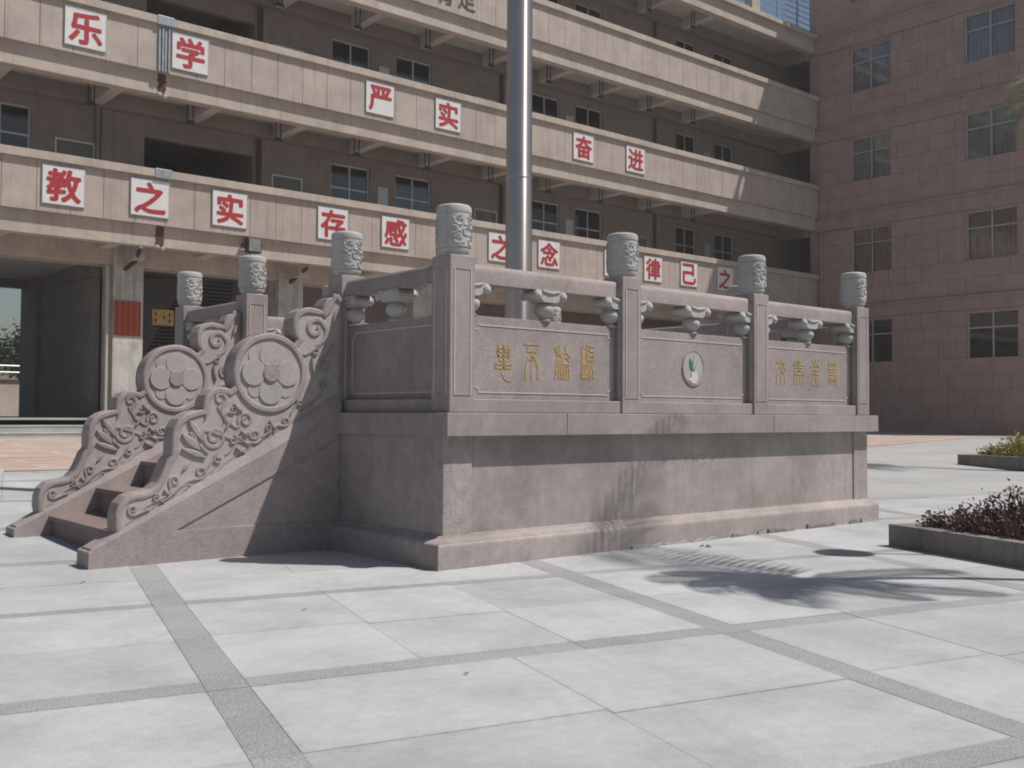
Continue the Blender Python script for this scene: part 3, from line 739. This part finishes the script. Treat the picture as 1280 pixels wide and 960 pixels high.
def window(parent, mat_frame, w_, h_, axis, loc, transom=.63, curtain=None, name='window', sashes=2):
    """window in local xz plane facing -y, origin lower-left"""
    rz = 0 if axis == 'y' else -math.pi/2
    f = MB(); d0, d1 = .0, .07; t_ = .05
    f.box(0, w_, d0, d1, 0, t_).box(0, w_, d0, d1, h_-t_, h_).box(0, t_, d0, d1, t_, h_-t_).box(w_-t_, w_, d0, d1, t_, h_-t_)
    f.box(t_, w_-t_, d0+.004, d1-.004, transom*h_-.025, transom*h_+.025)
    for i in range(1, sashes): f.box(w_*i/sashes-.025, w_*i/sashes+.025, d0+.008, d1-.008, t_, h_-t_)
    o = f.build(name, mat_frame, parent, loc=loc, rot=(0, 0, rz))
    for i in range(sashes):
        a, b_ = w_*i/sashes+.026, w_*(i+1)/sashes-.026
        for z0, z1 in ((t_, transom*h_-.025), (transom*h_+.025, h_-t_)):
            B(max(a, t_), min(b_, w_-t_), .033, .037, z0, z1).build('pane', GLASS, o)
    s = B(-.03, w_+.03, -.05, .08, -.05, -.002).build('sill', INNER if axis == 'y' else WINGB, o, .004)
    if curtain:
        n = 44; vs = []; fs = []
        for i in range(n+1):
            x = w_*i/n; y = .12+.03*math.sin(i*1.35+loc[2])+.012*math.sin(i*3.1)
            vs += [(x, y, .03), (x, y, h_-.03)]
        for i in range(n): fs.append((2*i, 2*i+2, 2*i+3, 2*i+1))
        MB().add(vs, fs).build('curtain', curtain, o)
    return o
WX = [(1.17, 1.35), (10.61, 1.33), (12.83, 1.33), (18.25, 1.33), (20.33, 1.33), (25.62, 1.2), (27.95, 1.2)]
DX = [(3.05, .95), (8.75, .95), (15.85, .95), (23.1, .95)]
for kf in range(3):
    z0 = FL[kf]+.17; z1 = FL[kf+1]-.12
    holes = [(a, a+w_, z0+.95, z0+2.68) for a, w_ in WX]+[(a, a+w_, z0, z0+2.05) for a, w_ in DX]+[(5.22, 8.2, z0, z0+2.45)]
    wm = MB(); wall_holes(XL, 36.0, z0, z1, holes, lambda a, b_, c, d_: wm.box(a, b_, YB, YB+.2, c, d_))
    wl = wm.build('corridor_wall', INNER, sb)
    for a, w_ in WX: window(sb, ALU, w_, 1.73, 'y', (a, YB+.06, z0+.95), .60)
    for a, w_ in DX:
        d_ = B(a+.05, a+w_-.05, YB+.06, YB+.10, z0, z0+2.0).build('door', PALEGREEN, sb, .004)
        MB().box(a, a+.05, YB-.02, YB+.16, z0, z0+2.05).box(a+w_-.05, a+w_, YB-.02, YB+.16, z0, z0+2.05).box(a+.05, a+w_-.05, YB-.02, YB+.16, z0+2.0, z0+2.05).build('door_frame', ALU, d_)
        B(a+.12, a+.16, YB+.0, YB+.06, z0+.95, z0+1.1).build('handle', ALU, d_)
    # pilasters and drain pipes on the corridor wall
    for xp in (4.26, 8.55, 17.15, 24.6):
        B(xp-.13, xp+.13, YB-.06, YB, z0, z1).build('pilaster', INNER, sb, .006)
        MB().tube([(xp-.22, YB-.07, z0), (xp-.22, YB-.07, z1)], .05, 8).build('drain_pipe', RUST if xp > 8 else INNER, sb, smooth=60)
    # hanging lamp frames under the ceiling
    for i in range(-2, 10):
        xh = 3.62+2.42*i-.08+(.0 if kf else -.0)
        if xh > XR-1 or xh < XL: continue
        f = MB(); zt = z1-.0; yh = 18.9
        f.box(xh-.085, xh-.06, yh-.012, yh+.012, zt-.62, zt).box(xh+.06, xh+.085, yh-.012, yh+.012, zt-.62, zt).box(xh-.06, xh+.06, yh-.012, yh+.012, zt-.62, zt-.57).box(xh-.12, xh+.12, yh-.03, yh+.03, zt-.67, zt-.62)
        f.build('lamp_hanger', DARKM, sb)
    # small framed notices on the corridor wall
    for xn in (12.2, 19.85, 27.3):
        B(xn, xn+.36, YB-.03, YB-.002, z0+1.3, z0+2.2).build('notice_frame', ALU, sb, .004)
    # rooms: partitions and a rear wall keep the classrooms dark
    for xr in (4.3, 8.5, 17.1, 24.7, 29.3):
        B(xr-.1, xr+.1, YB+.21, YE-.21, z0, z1).build('partition', INNER, sb)
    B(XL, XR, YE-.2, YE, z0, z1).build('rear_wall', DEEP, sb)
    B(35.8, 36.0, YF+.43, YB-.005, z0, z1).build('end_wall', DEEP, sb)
    B(31.66, 31.86, YF+.43, YB-.31, z1-.62, z1).build('end_beam', INNER, sb)
    B(31.90, 32.1, YF+.43, YB-.005, z0, z0+.9).build('end_parapet', INNER, sb)
# stair inside the open stairwell bay (diagonal flights, seen dark)
for kf in range(3):
    z0 = FL[kf]+.17
    mb = MB()
    for i in range(11): mb.box(5.35+.26*i, 5.35+.26*(i+1), 22.3, 23.7, z0+.16*i, z0+.16*(i+1))
    mb.build('stair_flight', CEIL, sb)

# ground storey
ZT = .99                                         # terrace level
colx = [4.14+4.33*i for i in range(-2, 7)]
for x in colx:
    if x > XR-.7: continue
    c = B(x, x+.73, 18.95, 19.73, ZT, FL[0]-.12).build('column', COLUMN, sb, .02)
B(XL, XR, 19.02, 19.66, 4.66, FL[0]-.12).build('ground_beam', PLASTER, sb, .01)
B(XL, XR, 19.67, YE, 4.85, FL[0]-.125).build('ground_ceiling', CEIL, sb)
for i in range(-3, 10):
    xb = 4.5+4.33*i
    if xb < XR-.5: B(xb-.14, xb+.14, YF+.425, 19.02, 4.72, FL[0]-.11).build('bracket_beam', PLASTER, sb, .01)
# passage side wall, rear pier
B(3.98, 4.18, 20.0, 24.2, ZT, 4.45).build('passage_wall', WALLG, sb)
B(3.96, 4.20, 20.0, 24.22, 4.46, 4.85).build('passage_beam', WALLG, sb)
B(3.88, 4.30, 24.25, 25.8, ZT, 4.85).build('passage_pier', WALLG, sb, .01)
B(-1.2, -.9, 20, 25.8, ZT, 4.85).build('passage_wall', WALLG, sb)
B(-.89, 3.87, 25.4, 25.8, 4.66, 4.86).build('passage_lintel', WALLG, sb)
for x0, x1 in ((XL, -1.2), (8.2, XR)):
    hs = [(a, a+1.5, 1.95, 3.9) for a in (-5.8, -3.4, 9.4, 12.9, 15.2, 17.7, 20.0, 22.2, 26.0, 28.4) if x0 < a < x1-1.6]+([(11.2, 12.2, ZT, 3.2), (24.3, 25.3, ZT, 3.2)] if x0 > 0 else [])
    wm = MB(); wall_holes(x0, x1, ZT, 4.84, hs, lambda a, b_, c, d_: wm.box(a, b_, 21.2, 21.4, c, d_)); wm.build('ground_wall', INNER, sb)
    for h in hs:
        if h[2] > 1.5: window(sb, ALU, 1.5, 1.95, 'y', (h[0], 21.26, 1.95), .62)
        else: B(h[0]+.03, h[1]-.03, 21.26, 21.31, ZT, 3.17).build('door', PALEGREEN, sb)
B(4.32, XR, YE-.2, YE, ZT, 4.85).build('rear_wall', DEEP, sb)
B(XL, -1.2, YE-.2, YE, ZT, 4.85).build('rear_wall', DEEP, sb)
B(31.66, 31.88, YF+.44, YE-.21, ZT, 4.655).build('ground_end_wall', INNER, sb)
# stair cage: louvre slats, bars and the sloping soffit behind
cage = MB().box(5.0, 5.06, 20.0, 20.06, ZT, 4.66).box(8.10, 8.16, 20.0, 20.06, ZT, 4.66).box(6.53, 6.58, 20.0, 20.05, ZT, 4.66).build('stair_cage', DARKM, sb)
SLAT = B(5.06, 8.10, 20.0, 20.045, 0, .035).mesh('slat')
for i in range(24): place('slat', SLAT, DARKM, cage, loc=(0, 0, 2.35+.098*i))
BAR = B(-.012, .012, 20.01, 20.035, ZT, 2.3).mesh('bar')
for i in range(30): place('bar', BAR, DARKM, cage, loc=(5.12+.1*i, 0, 0))
mb = MB(); mb.prism([(4.95, 4.75), (6.9, 4.75), (5.6, 2.2), (4.95, 2.2)], 21.4, 21.8); mb.build('stair_soffit', WALLG, sb)
B(4.9, 8.3, 24.5, 24.7, ZT, 4.84).build('stair_rear_wall', DEEP, sb)
MB().tube([(4.42, 17.95, 4.98), (4.5, 18.5, 4.72), (4.42, 19.0, 4.55)], .05, 8).build('drain_pipe', DARKM, sb, smooth=60)
MB().tube([(8.82, 17.98, 4.95), (8.82, 19.0, 4.62)], .05, 8).build('drain_pipe', RUST, sb, smooth=60)
MB().tube([(3.98, 18.90, ZT), (3.98, 18.90, 4.6)], .045, 8).build('drain_pipe', PLASTER, sb, smooth=60)
# terrace and its steps
te = thing('terrace', 'grey concrete terrace with three low steps before the school building', 'terrace'); te['kind'] = 'structure'
B(XL, 31.7, 17.2, 38, .3, ZT-.002).build('terrace_floor', CONC, te)
for i, (y, z) in enumerate(((16.5, .705), (16.85, .848), (17.2, .99))):
    B(XL, 31.6, y-.012, y+.36, z-.04, z).build('step_tread', CONC, te, .008)
    B(XL, 31.6, y, 17.3, .3, z-.04).build('step_riser', CONC, te)

# rooftop railing
rr = thing('roof_railing', 'blue slatted metal railing on the roof edge beside the wing', 'railing', (0, 0, FL[3]+.22))
for x in [20.3+1.3*i for i in range(9)]: B(x-.03, x+.03, 18.0, 18.06, 0, 1.3).build('post', BLUEP, rr)
SL = B(20.3, 31.8, 18.01, 18.03, 0, .03).mesh('slat')
for i in range(6): place('slat', SL, BLUEP, rr, loc=(0, 0, .12+.23*i))
pb = B(27.65, 28.15, 17.95, 18.3, FL[3]+.22, FL[3]+2.2).build('roof_pier', PLASTER, sb, .01)

# ------------------------------------------------------------------ wing
wg = thing('wing_building', 'shaded pink brown tiled side wing with curtained windows', 'building', (0, 0, 0))
XW = 31.9; WY0, WY1 = 8.3, 18.27; WT = 21.0
wz = [(3.18, 4.90), (6.72, 8.50), (10.35, 12.08), (13.89, 15.66), (17.5, 19.2)]
wy = [(9.98, 11.80), (14.70, 16.41)]
holes = [(a, b_, c, d_) for a, b_ in wy for c, d_ in wz]
wm = MB(); wall_holes(WY0, WY1, .2, WT, holes, lambda a, b_, c, d_: wm.box(XW+.02, XW+.30, a, b_, c, d_)); wm.build('wall', WINGB, wg)
MB().box(XW+.30, 40, WY0, WY0+.3, .2, WT).box(39.7, 40, WY0+.3, WY1, .2, WT).box(XW+.30, 39.7, WY1-.3, WY1, .2, WT).build('outer_wall', WINGB, wg)
for z in (5.3, 8.95, 12.55, 16.2, 19.8, 20.8): B(XW+.30, 39.7, WY0+.3, WY1-.3, z-.15, z+.05).build('floor_slab', CEIL, wg)
for y in (13.2,): B(XW+.30, 39.7, y-.1, y+.1, .2, WT-.3).build('partition', INNER, wg)
B(35.9, 36.1, WY0+.3, WY1-.3, .2, WT-.3).build('partition', DEEP, wg)
for (a, b_) in wy:
    for q, (c, d_) in enumerate(wz):
        window(wg, ALU, b_-a, d_-c, 'x', (XW+.10, b_, c), .66, curtain=CURTAINS[min(q-1, 2)] if q > 0 else None)
BANDS = [(4.98, 5.50), (8.56, 9.17), (12.16, 12.79), (15.78, 16.42), (19.4, 20.0)]
for c, d_ in BANDS:
    B(XW-.07, XW+.019, WY0, YF+.1 if c < 16 else WY1, c, d_-.10).build('string_course', WINGB, wg, .006)
    B(XW-.13, XW+.018, WY0, YF-.09 if c < 15.5 else WY1, d_-.10, d_).build('string_course_lip', WINGB, wg, .006)
# roof parapet with square openings
wm = MB(); hl = [(y, y+.45, WT+.35, WT+.95) for y in [WY0+.6+1.1*i for i in range(16)]]
wall_holes(WY0, WY1, WT, WT+1.3, hl, lambda a, b_, c, d_: wm.box(XW, XW+.08, a, b_, c, d_)); wm.build('roof_parapet', WINGB, wg)
# ashlar panels
random.seed(21); ROWH = .604; rowz = []
segs_z = [(.35, 4.97), (5.52, 8.55), (9.19, 12.15), (12.81, 15.77)]
cnt = 0; cache = {}
for s0, s1 in segs_z:
    n = max(1, round((s1-s0)/ROWH)); hh = (s1-s0)/n
    for r_ in range(n):
        za, zb = s0+r_*hh, s0+(r_+1)*hh; y = WY0
        bl = []
        y += random.choice((.31, .62))
        bl.append((WY0, y))
        while y < YF-.1:
            w_ = random.choice((.66, .66, .95, 1.3)); y2 = min(y+w_, YF-.1)
            if YF-.1-y2 < .25: y2 = YF-.1
            bl.append((y, y2)); y = y2
        for ya, yb in bl:
            pieces = [(ya, yb)]
            for a, b_ in wy:
                for c, d_ in wz:
                    if zb > c+.06 and za < d_-.06:
                        np_ = []
                        for p, q in pieces:
                            if q <= a or p >= b_: np_.append((p, q)); continue
                            if p < a-.06: np_.append((p, a-.02))
                            if q > b_+.06: np_.append((b_+.02, q))
                        pieces = np_
            for p, q in pieces:
                if q-p < .08: continue
                key = (round(q-p, 2), round(hh, 3))
                if key not in cache: cache[key] = B(-.016-.0, .03, .006, key[0]-.006, .006, hh-.006).mesh('tile_panel')
                place('tile_panel', cache[key], WING, wg, loc=(XW+random.uniform(-.003, .003), p, za)); cnt += 1
# corner downpipe
MB().tube([(31.80, YF-.16, .5), (31.80, YF-.16, 8.5)], .045, 8).build('downpipe', WINGB, wg, smooth=60)

# ------------------------------------------------------------------ red character boards
def text_mesh(ch, size, bold=.022):
    c = bpy.data.curves.new('glyph', 'FONT'); c.body = ch; c.size = 1; c.resolution_u = 3
    o = bpy.data.objects.new('glyph', c); COL.objects.link(o)
    dg = bpy.context.evaluated_depsgraph_get(); m0 = bpy.data.meshes.new_from_object(o.evaluated_get(dg))
    bpy.data.objects.remove(o); bpy.data.curves.remove(c)
    xs = [v.co.x for v in m0.vertices]; ys = [v.co.y for v in m0.vertices]
    cx, cy = (min(xs)+max(xs))/2, (min(ys)+max(ys))/2; s_ = size/max(max(xs)-min(xs), max(ys)-min(ys))
    fs = [tuple(p.vertices) for p in m0.polygons]; mb = MB()
    for i in range(9):
        a = i*math.pi/4; r_ = bold if i else 0
        mb.add([((v.co.x-cx)*s_+r_*math.cos(a), -.002-.0006*i, (v.co.y-cy)*s_+r_*math.sin(a)) for v in m0.vertices], fs)
    bpy.data.meshes.remove(m0)
    return mb.mesh('character')
BOARD = B(-.455, .455, -.03, 0, -.43, .43).mesh('board')
FRM = MB().ribbon([(-.45, -.425), (.45, -.425), (.45, .425), (-.45, .425)], .02, -.036, 0, closed=True).mesh('board_frame')
signs = [('教', 2.64, 0, 'leftmost board of the lower balcony row'), ('之', 4.57, 0, 'second board of the lower row, over the rusty joint'), ('实', 6.55, 0, 'third board of the lower row, above the floodlight'),
         ('存', 9.44, 0, 'fourth board of the lower row, behind the stair post'), ('感', 11.41, 0, 'fifth board of the lower row, left of the corner post'), ('恩', 13.3, 0, 'lower row board hidden behind the corner post cap'),
         ('之', 15.16, 0, 'lower row board cut by the flagpole'), ('念', 17.13, 0, 'lower row board just right of the flagpole'), ('严', 20.03, 0, 'lower row board behind the second front post'),
         ('律', 21.93, 0, 'lower row board right of the second front post'), ('己', 23.81, 0, 'second to last board of the lower row'), ('之', 25.83, 0, 'last board of the lower row, towards the wing'),
         ('乐', 3.05, 1, 'leftmost board of the upper balcony row'), ('学', 5.49, 1, 'upper row board beside the zinc joint cover'), ('严', 10.87, 1, 'upper row board, third from the left'),
         ('实', 13.19, 1, 'upper row board left of the flagpole'), ('奋', 18.61, 1, 'upper row board right of the flagpole'), ('进', 21.05, 1, 'last board of the upper row')]
for ch, x, row, desc in signs:
    s_ = thing('character_board', 'white board with red character %s, %s' % (ch, desc), 'sign', (x, YF-.004, FL[row]+.605+(.0 if row == 0 else -.02)), group='red character boards on the balconies')
    place('board', BOARD, WHITEB, s_); place('board_frame', FRM, ALU, s_)
    place('character', text_mesh(ch, .70), RED, s_, loc=(0, -.032, 0))
for i, ch in enumerate('育足'):
    o = place('facade_character', text_mesh(ch, .62, .012), BLACKP, None, loc=(13.42+.78*i-.35, YF-.008, 13.27))
    tag(o, 'black metal character on the top balcony, %s one' % ('left' if i == 0 else 'right'), 'lettering', 'black characters on the top balcony')

# ------------------------------------------------------------------ things fixed to the building
po = tag(B(4.17, 4.80, 18.925, 18.945, 2.96, 3.80).build('poster', POSTER), 'faded red paper poster on the weathered column', 'poster')
nb = thing('notice_board', 'small yellow notice on the dark stair cage', 'sign', (5.76, 19.97, 3.36))
B(-.28, .28, 0, .025, 0, .40).build('board', NOTICE, nb)
mb = MB()
for a, c in ((-.19, .28), (-.19, .12), (.03, .2), (.17, .28), (.17, .12)): mb.ribbon([(a-.04, c), (a+.04, c)], .03, -.004, .0); mb.ribbon([(a, c+.05), (a, c-.06)], .03, -.0045, .0)
mb.build('lettering', RUST, nb)
fl = thing('floodlight', 'small square floodlight fixed to the lower balcony beam', 'lamp', (7.15, YF+.13, 5.30))
B(-.19, .19, -.30, -.12, -.20, .17).build('housing', DARKM, fl, .02)
B(-.155, .155, -.315, -.298, -.165, .135).build('lens', LAMPG, fl)
MB().box(-.23, -.20, -.26, 0, -.03, .02).box(.20, .23, -.26, 0, -.03, .02).box(-.23, .23, -.02, 0, -.03, .02).build('bracket', DARKM, fl)
wb = tag(B(8.95, 10.2, 20.9, 20.95, 3.35, 3.98).build('banner', plain('pale_banner', (.50, .55, .62), .7)), 'pale blue banner in the arcade behind the stairs', 'banner')

# ------------------------------------------------------------------ planters, hedges
def leaf_cloud(rng, pts_dirs, size, mb):
    for p, d in pts_dirs:
        d = d.normalized(); a = d.orthogonal().normalized(); a.rotate(Matrix.Rotation(rng.uniform(0, 6.28), 3, d))
        s_ = size*rng.uniform(.65, 1.3); b_ = d.cross(a)
        mb.add([p, p+d*s_*.5+a*s_*.28, p+d*s_+b_*s_*.1, p+d*s_*.5-a*s_*.28], [(0, 1, 2, 3)])
def hedge(name, label, org, ua, va, u0, u1, v0, v1, zb, zt, mat, n, size, seed, taper=.5, leaves=15):
    rng = random.Random(seed); tw = MB(); lf = MB()
    for i in range(n):
        u = rng.uniform(u0, u1); v = v0+(v1-v0)*rng.random()**1.0
        ed = min(1, min(v-v0, u-u0, u1-u)/taper); hgt = (zt-zb)*(.38+.62*ed)*rng.uniform(.7, 1.12)
        p = org+ua*u+va*v+Vector((0, 0, zb))
        lean = Vector((rng.gauss(0, .35), rng.gauss(0, .35), 1))
        if ed < .6: lean += (-va*.9 if v-v0 < taper*.6 else Vector()) + (-ua*.6 if u-u0 < taper*.6 else Vector())
        lean.normalize(); q = p+lean*hgt; midp = (p+q)/2+Vector((rng.gauss(0, .02), rng.gauss(0, .02), 0))
        tw.tube([p, midp, q], [.006, .0045, .002], 3, False)
        L = []
        for j in range(leaves):
            s_ = .25+.78*rng.random(); c = p.lerp(q, s_)+Vector((rng.gauss(0, .025), rng.gauss(0, .025), rng.gauss(0, .02)))
            L.append((c, lean*.6+Vector((rng.gauss(0, .8), rng.gauss(0, .8), rng.gauss(.15, .5)))))
        leaf_cloud(rng, L, size, lf)
    h = thing(name, label, 'hedge', org)
    inv = Matrix.Translation(-Vector(org))
    tw.xf(inv).build('twigs', BARK, h); lf.xf(inv).build('foliage', mat, h)
def planter(label, K, ua, va, lu, lv, hgt, th=.14):
    p = thing('planter_kerb', label, 'planter', K)
    inv = lambda mb: mb.xf(Matrix(((ua.x, va.x, 0, 0), (ua.y, va.y, 0, 0), (0, 0, 1, 0), (0, 0, 0, 1))))
    n = int(lv/1.35); st = lv/n
    for i in range(n):
        inv(B(0, th, i*st+.002, (i+1)*st-.002, -.1, hgt+random.uniform(-.003, .003))).build('kerb_stone', KERB, p, .008)
        inv(B(lu-th, lu, i*st+.002, (i+1)*st-.002, -.1, hgt)).build('kerb_stone', KERB, p, .008)
    for v in (0, lv-th): inv(B(th+.003, lu-th-.003, v, v+th, -.1, hgt)).build('kerb_stone', KERB, p, .008)
    inv(B(th+.002, lu-th-.002, th+.002, lv-th-.002, -.1, hgt-.04)).build('soil', SOIL, p)
    # fix winding of the mirrored frame
    for c in p.children:
        c.data.flip_normals() if (ua.cross(va)).z < 0 else None
    return p
va = Vector((-.330, -.944, 0)).normalized(); ua = Vector((-va.y, va.x, 0)); 
K1 = Vector((3.81, -1.21, 0))
planter('low dark kerb planter at the right edge with purple shrubs', K1, ua, va, 2.3, 6.5, .185)
hedge('purple_shrub', 'low dark purple leaved shrub in the near planter', K1, ua, va, .17, 2.1, .28, 5.2, .14, .52, PURPLE, 2300, .034, 5, .42, 22)
K2 = Vector((17.1, 4.8, .15)); va2 = Vector((-.22, -.975, 0)).normalized(); ua2 = Vector((-va2.y, va2.x, 0))
planter('far kerb planter on the right with yellow green hedge', K2, ua2, va2, 2.6, 6.0, .17)
hedge('yellow_green_hedge', 'sunlit yellow green hedge in the far planter', K2, ua2, va2, .3, 2.4, .35, 5.6, .12, .62, YGREEN, 1000, .06, 8, .35, 18)
hedge('dark_shrub', 'small dark red shrub at the left end of the far planter', K2, ua2, va2, .25, 1.2, .2, .62, .12, .38, PURPLE, 26, .06, 9, .3, 12)

# ------------------------------------------------------------------ palms (crowns mostly outside the picture), lamp
def palm(label, base, crown, fronds, trunk_r, seed, length, hs=None):
    rng = random.Random(seed); base = Vector(base); T = Vector(crown)-base
    p = thing('palm_tree', label, 'palm', base)
    n = 12; pts = [T*(i/n)+Vector((.03*math.sin(i*.9), .03*math.cos(i*.7), 0)) for i in range(n)]+[T]
    MB().tube(pts, [trunk_r*(1.25-.45*i/n)*(1+.05*(i % 2)) for i in range(n+1)], 9).build('trunk', BARK, p, smooth=60)
    mb = MB()
    for f_ in range(fronds):
        az = 2*math.pi*f_/fronds+rng.uniform(-.2, .2); el = rng.choice((.15, .5, .85, 1.15))+rng.uniform(-.1, .1); L = length*rng.uniform(.8, 1.15)
        if hs: az, el, L = hs[f_] if f_ < len(hs) else (az, el, L)
        rp = []; q = T.copy(); m_ = 16
        for i in range(m_+1):
            rp.append(q.copy()); e = el-1.75*(i/m_)**1.4; d = Vector((math.cos(az)*math.cos(e), math.sin(az)*math.cos(e), math.sin(e))); q += d*L/m_
        mb.tube(rp, [.014*(1-.75*i/m_) for i in range(m_+1)], 4)
        for i in range(2, m_+1):
            d = (rp[min(i+1, m_)]-rp[i-1]).normalized(); sd = d.cross(Vector((0, 0, 1))).normalized()
            for sg in (-1, 1):
                for h2 in (0, .5):
                    c = rp[i-1].lerp(rp[i], h2); ll = L*.30*(math.sin(math.pi*min(1, (i+h2)/m_*.85+.12))**.6)*rng.uniform(.85, 1.1)
                    tip = c+(sd*sg*.8+d*.62+Vector((0, 0, -.32))).normalized()*ll; wv_ = d*.017
                    md = c.lerp(tip, .45)+Vector((0, 0, .02)); mb.add([c-wv_*.5, md-wv_, tip, md+wv_, c+wv_*.5], [(0, 1, 2, 3, 4)])
    mb.build('crown', PALM, p)
palm('slender palm in the near planter beyond the right edge of the picture', (4.08, -3.78, .1), (3.62, -3.88, 4.5), 14, .05, 4, 1.25,
     [(1.26, .98, 2.6), (1.40, .90, 2.5), (2.5, .55, 1.4), (3.6, .4, 1.4), (2.9, .3, 1.5)])
palm('tall palm in the far planter, one frond hanging before the wing windows', (17.6, 2.55, .25), (17.15, 2.35, 7.35), 17, .10, 11, 1.45, [(2.3, .55, 1.75), (2.5, .75, 1.8), (2.62, .35, 1.6), (2.4, .2, 1.6)])
lp = thing('garden_lamp', 'garden lamp post with a flat round head in the near planter', 'lamp', (4.46, -2.72, .12))
MB().tube([(0, 0, 0), (0, 0, 3.05)], [.03, .02], 10).build('pole', DARKM, lp, smooth=60)
MB().lathe([(0, 3.02), (.06, 3.03), (.22, 3.10), (.24, 3.13), (.20, 3.17), (.06, 3.24), (0, 3.25)], 24).build('lamp_head', ALU, lp, smooth=40)

# ------------------------------------------------------------------ seen through the passage
bw = thing('boundary_wall', 'low cream boundary wall with railing behind the passage', 'wall', (0, 36.5, .5))
B(-14, 16, 0, .25, 0, 1.75).build('wall', PLASTER, bw); B(-14, 16, -.03, .28, 1.75, 1.87).build('coping', RUST, bw)
for z in (2.15, 2.4): MB().tube([(-14, .1, z), (16, .1, z)], .035, 6).build('rail', ALU, bw)
for i in range(16): MB().tube([(-13.5+1.9*i, .1, 1.87), (-13.5+1.9*i, .1, 2.42)], .03, 6).build('rail_post', ALU, bw)
def tree(label, x, y, z, hgt, r_, seed, n=2600):
    rng = random.Random(seed); t_ = thing('broadleaf_tree', label, 'tree', (x, y, z), group='trees behind the passage')
    mb = MB(); tk = [(0, 0, 0), (.05, .02, hgt*.3), (-.03, .05, hgt*.55)]; mb.tube(tk, [.14, .11, .07], 8)
    lf = MB(); cl = []
    for i in range(14):
        a = rng.uniform(0, 6.28); e = rng.uniform(-.4, 1.3); rr = r_*rng.uniform(.35, .9)
        c = Vector((rr*math.cos(a)*math.cos(e), rr*math.sin(a)*math.cos(e), hgt*.66+rr*math.sin(e)*.8)); cl.append(c)
        mb.tube([(0, 0, hgt*.45), tuple(c*.6+Vector((0, 0, hgt*.2))), tuple(c)], [.05, .03, .012], 5)
    L = []
    for i in range(n):
        c = rng.choice(cl); p = c+Vector((rng.gauss(0, 1), rng.gauss(0, 1), rng.gauss(0, .8)))*r_*.26
        L.append((p, Vector((rng.gauss(0, 1), rng.gauss(0, 1), rng.gauss(0, .7)))))
    leaf_cloud(rng, L, .2, lf); mb.build('trunk', BARK, t_); lf.build('crown', GREEN, t_)
tree('dark green tree nearest the passage pier behind the boundary wall', 7.9, 41, .6, 4.1, 1.5, 1)
tree('shorter green tree left of the one by the pier', 6.0, 42.5, .6, 3.4, 1.6, 2)
tree('wide green tree farther left behind the boundary wall', 3.0, 44, .6, 4.0, 1.9, 3)
tree('green tree at the far left behind the boundary wall', -1.5, 43, .6, 4.2, 2.0, 4)

# ------------------------------------------------------------------ dry leaves on the plaza
def at_ground(px, py):
    d = fw+rt*((px-640)/F_PX)-up*((py-480)/F_PX); s_ = -CAM.z/d.z; return CAM+d*s_
rng = random.Random(2)
for i, (px, py, s_, ds) in enumerate(((885, 684, .085, 'by the platform plinth'), (101, 730, .04, 'in front of the stair wall end'), (382, 763, .03, 'on the pavers below the platform corner'), (582, 843, .03, 'below the middle dark strip'))):
    p = at_ground(px, py); mb = MB(); s_ *= .75
    for q in range(4 if i == 0 else 2):
        c = Vector((rng.uniform(-.5, .5)*s_*(q > 0)*1.6, rng.uniform(-.5, .5)*s_*(q > 0)*1.6, .004)); a = rng.uniform(0, 6.28); d = Vector((math.cos(a), math.sin(a), 0))*s_; n_ = Vector((-d.y, d.x, 0))*.35
        mb.add([c-d*.5, c+n_*.8+Vector((0, 0, s_*.25)), c+d*.5+Vector((0, 0, s_*.15)), c-n_*.8+Vector((0, 0, s_*.1)), c+Vector((0, 0, -.0))], [(0, 4, 1), (1, 4, 2), (2, 4, 3), (3, 4, 0)])
    o = mb.build('fallen_leaf', DRY, None, loc=(p.x, p.y, .002)); tag(o, 'dry brown leaf %s' % ds, 'leaf', 'dry leaves on the plaza')
print('pavers', len([c for c in plaza.children]), 'tile panels', cnt, 'objects', len(bpy.data.objects))

# ------------------------------------------------------------------ thin veil volume, added to lift the blacks
hm = bpy.data.materials.new('added_veil'); hm.use_nodes = True; t = hm.node_tree
t.nodes.remove(t.nodes['Principled BSDF']); pv = t.nodes.new('ShaderNodeVolumePrincipled')
pv.inputs['Color'].default_value = (.97, .94, .92, 1); pv.inputs['Density'].default_value = .0014
t.links.new(pv.outputs[0], t.nodes['Material Output'].inputs['Volume'])
hz = B(-70, 90, -60, 110, -1.0, 30).build('added_veil', hm); tag(hz, 'thin warm veil added over the school yard to lift the blacks', 'added_veil', kind='stuff')
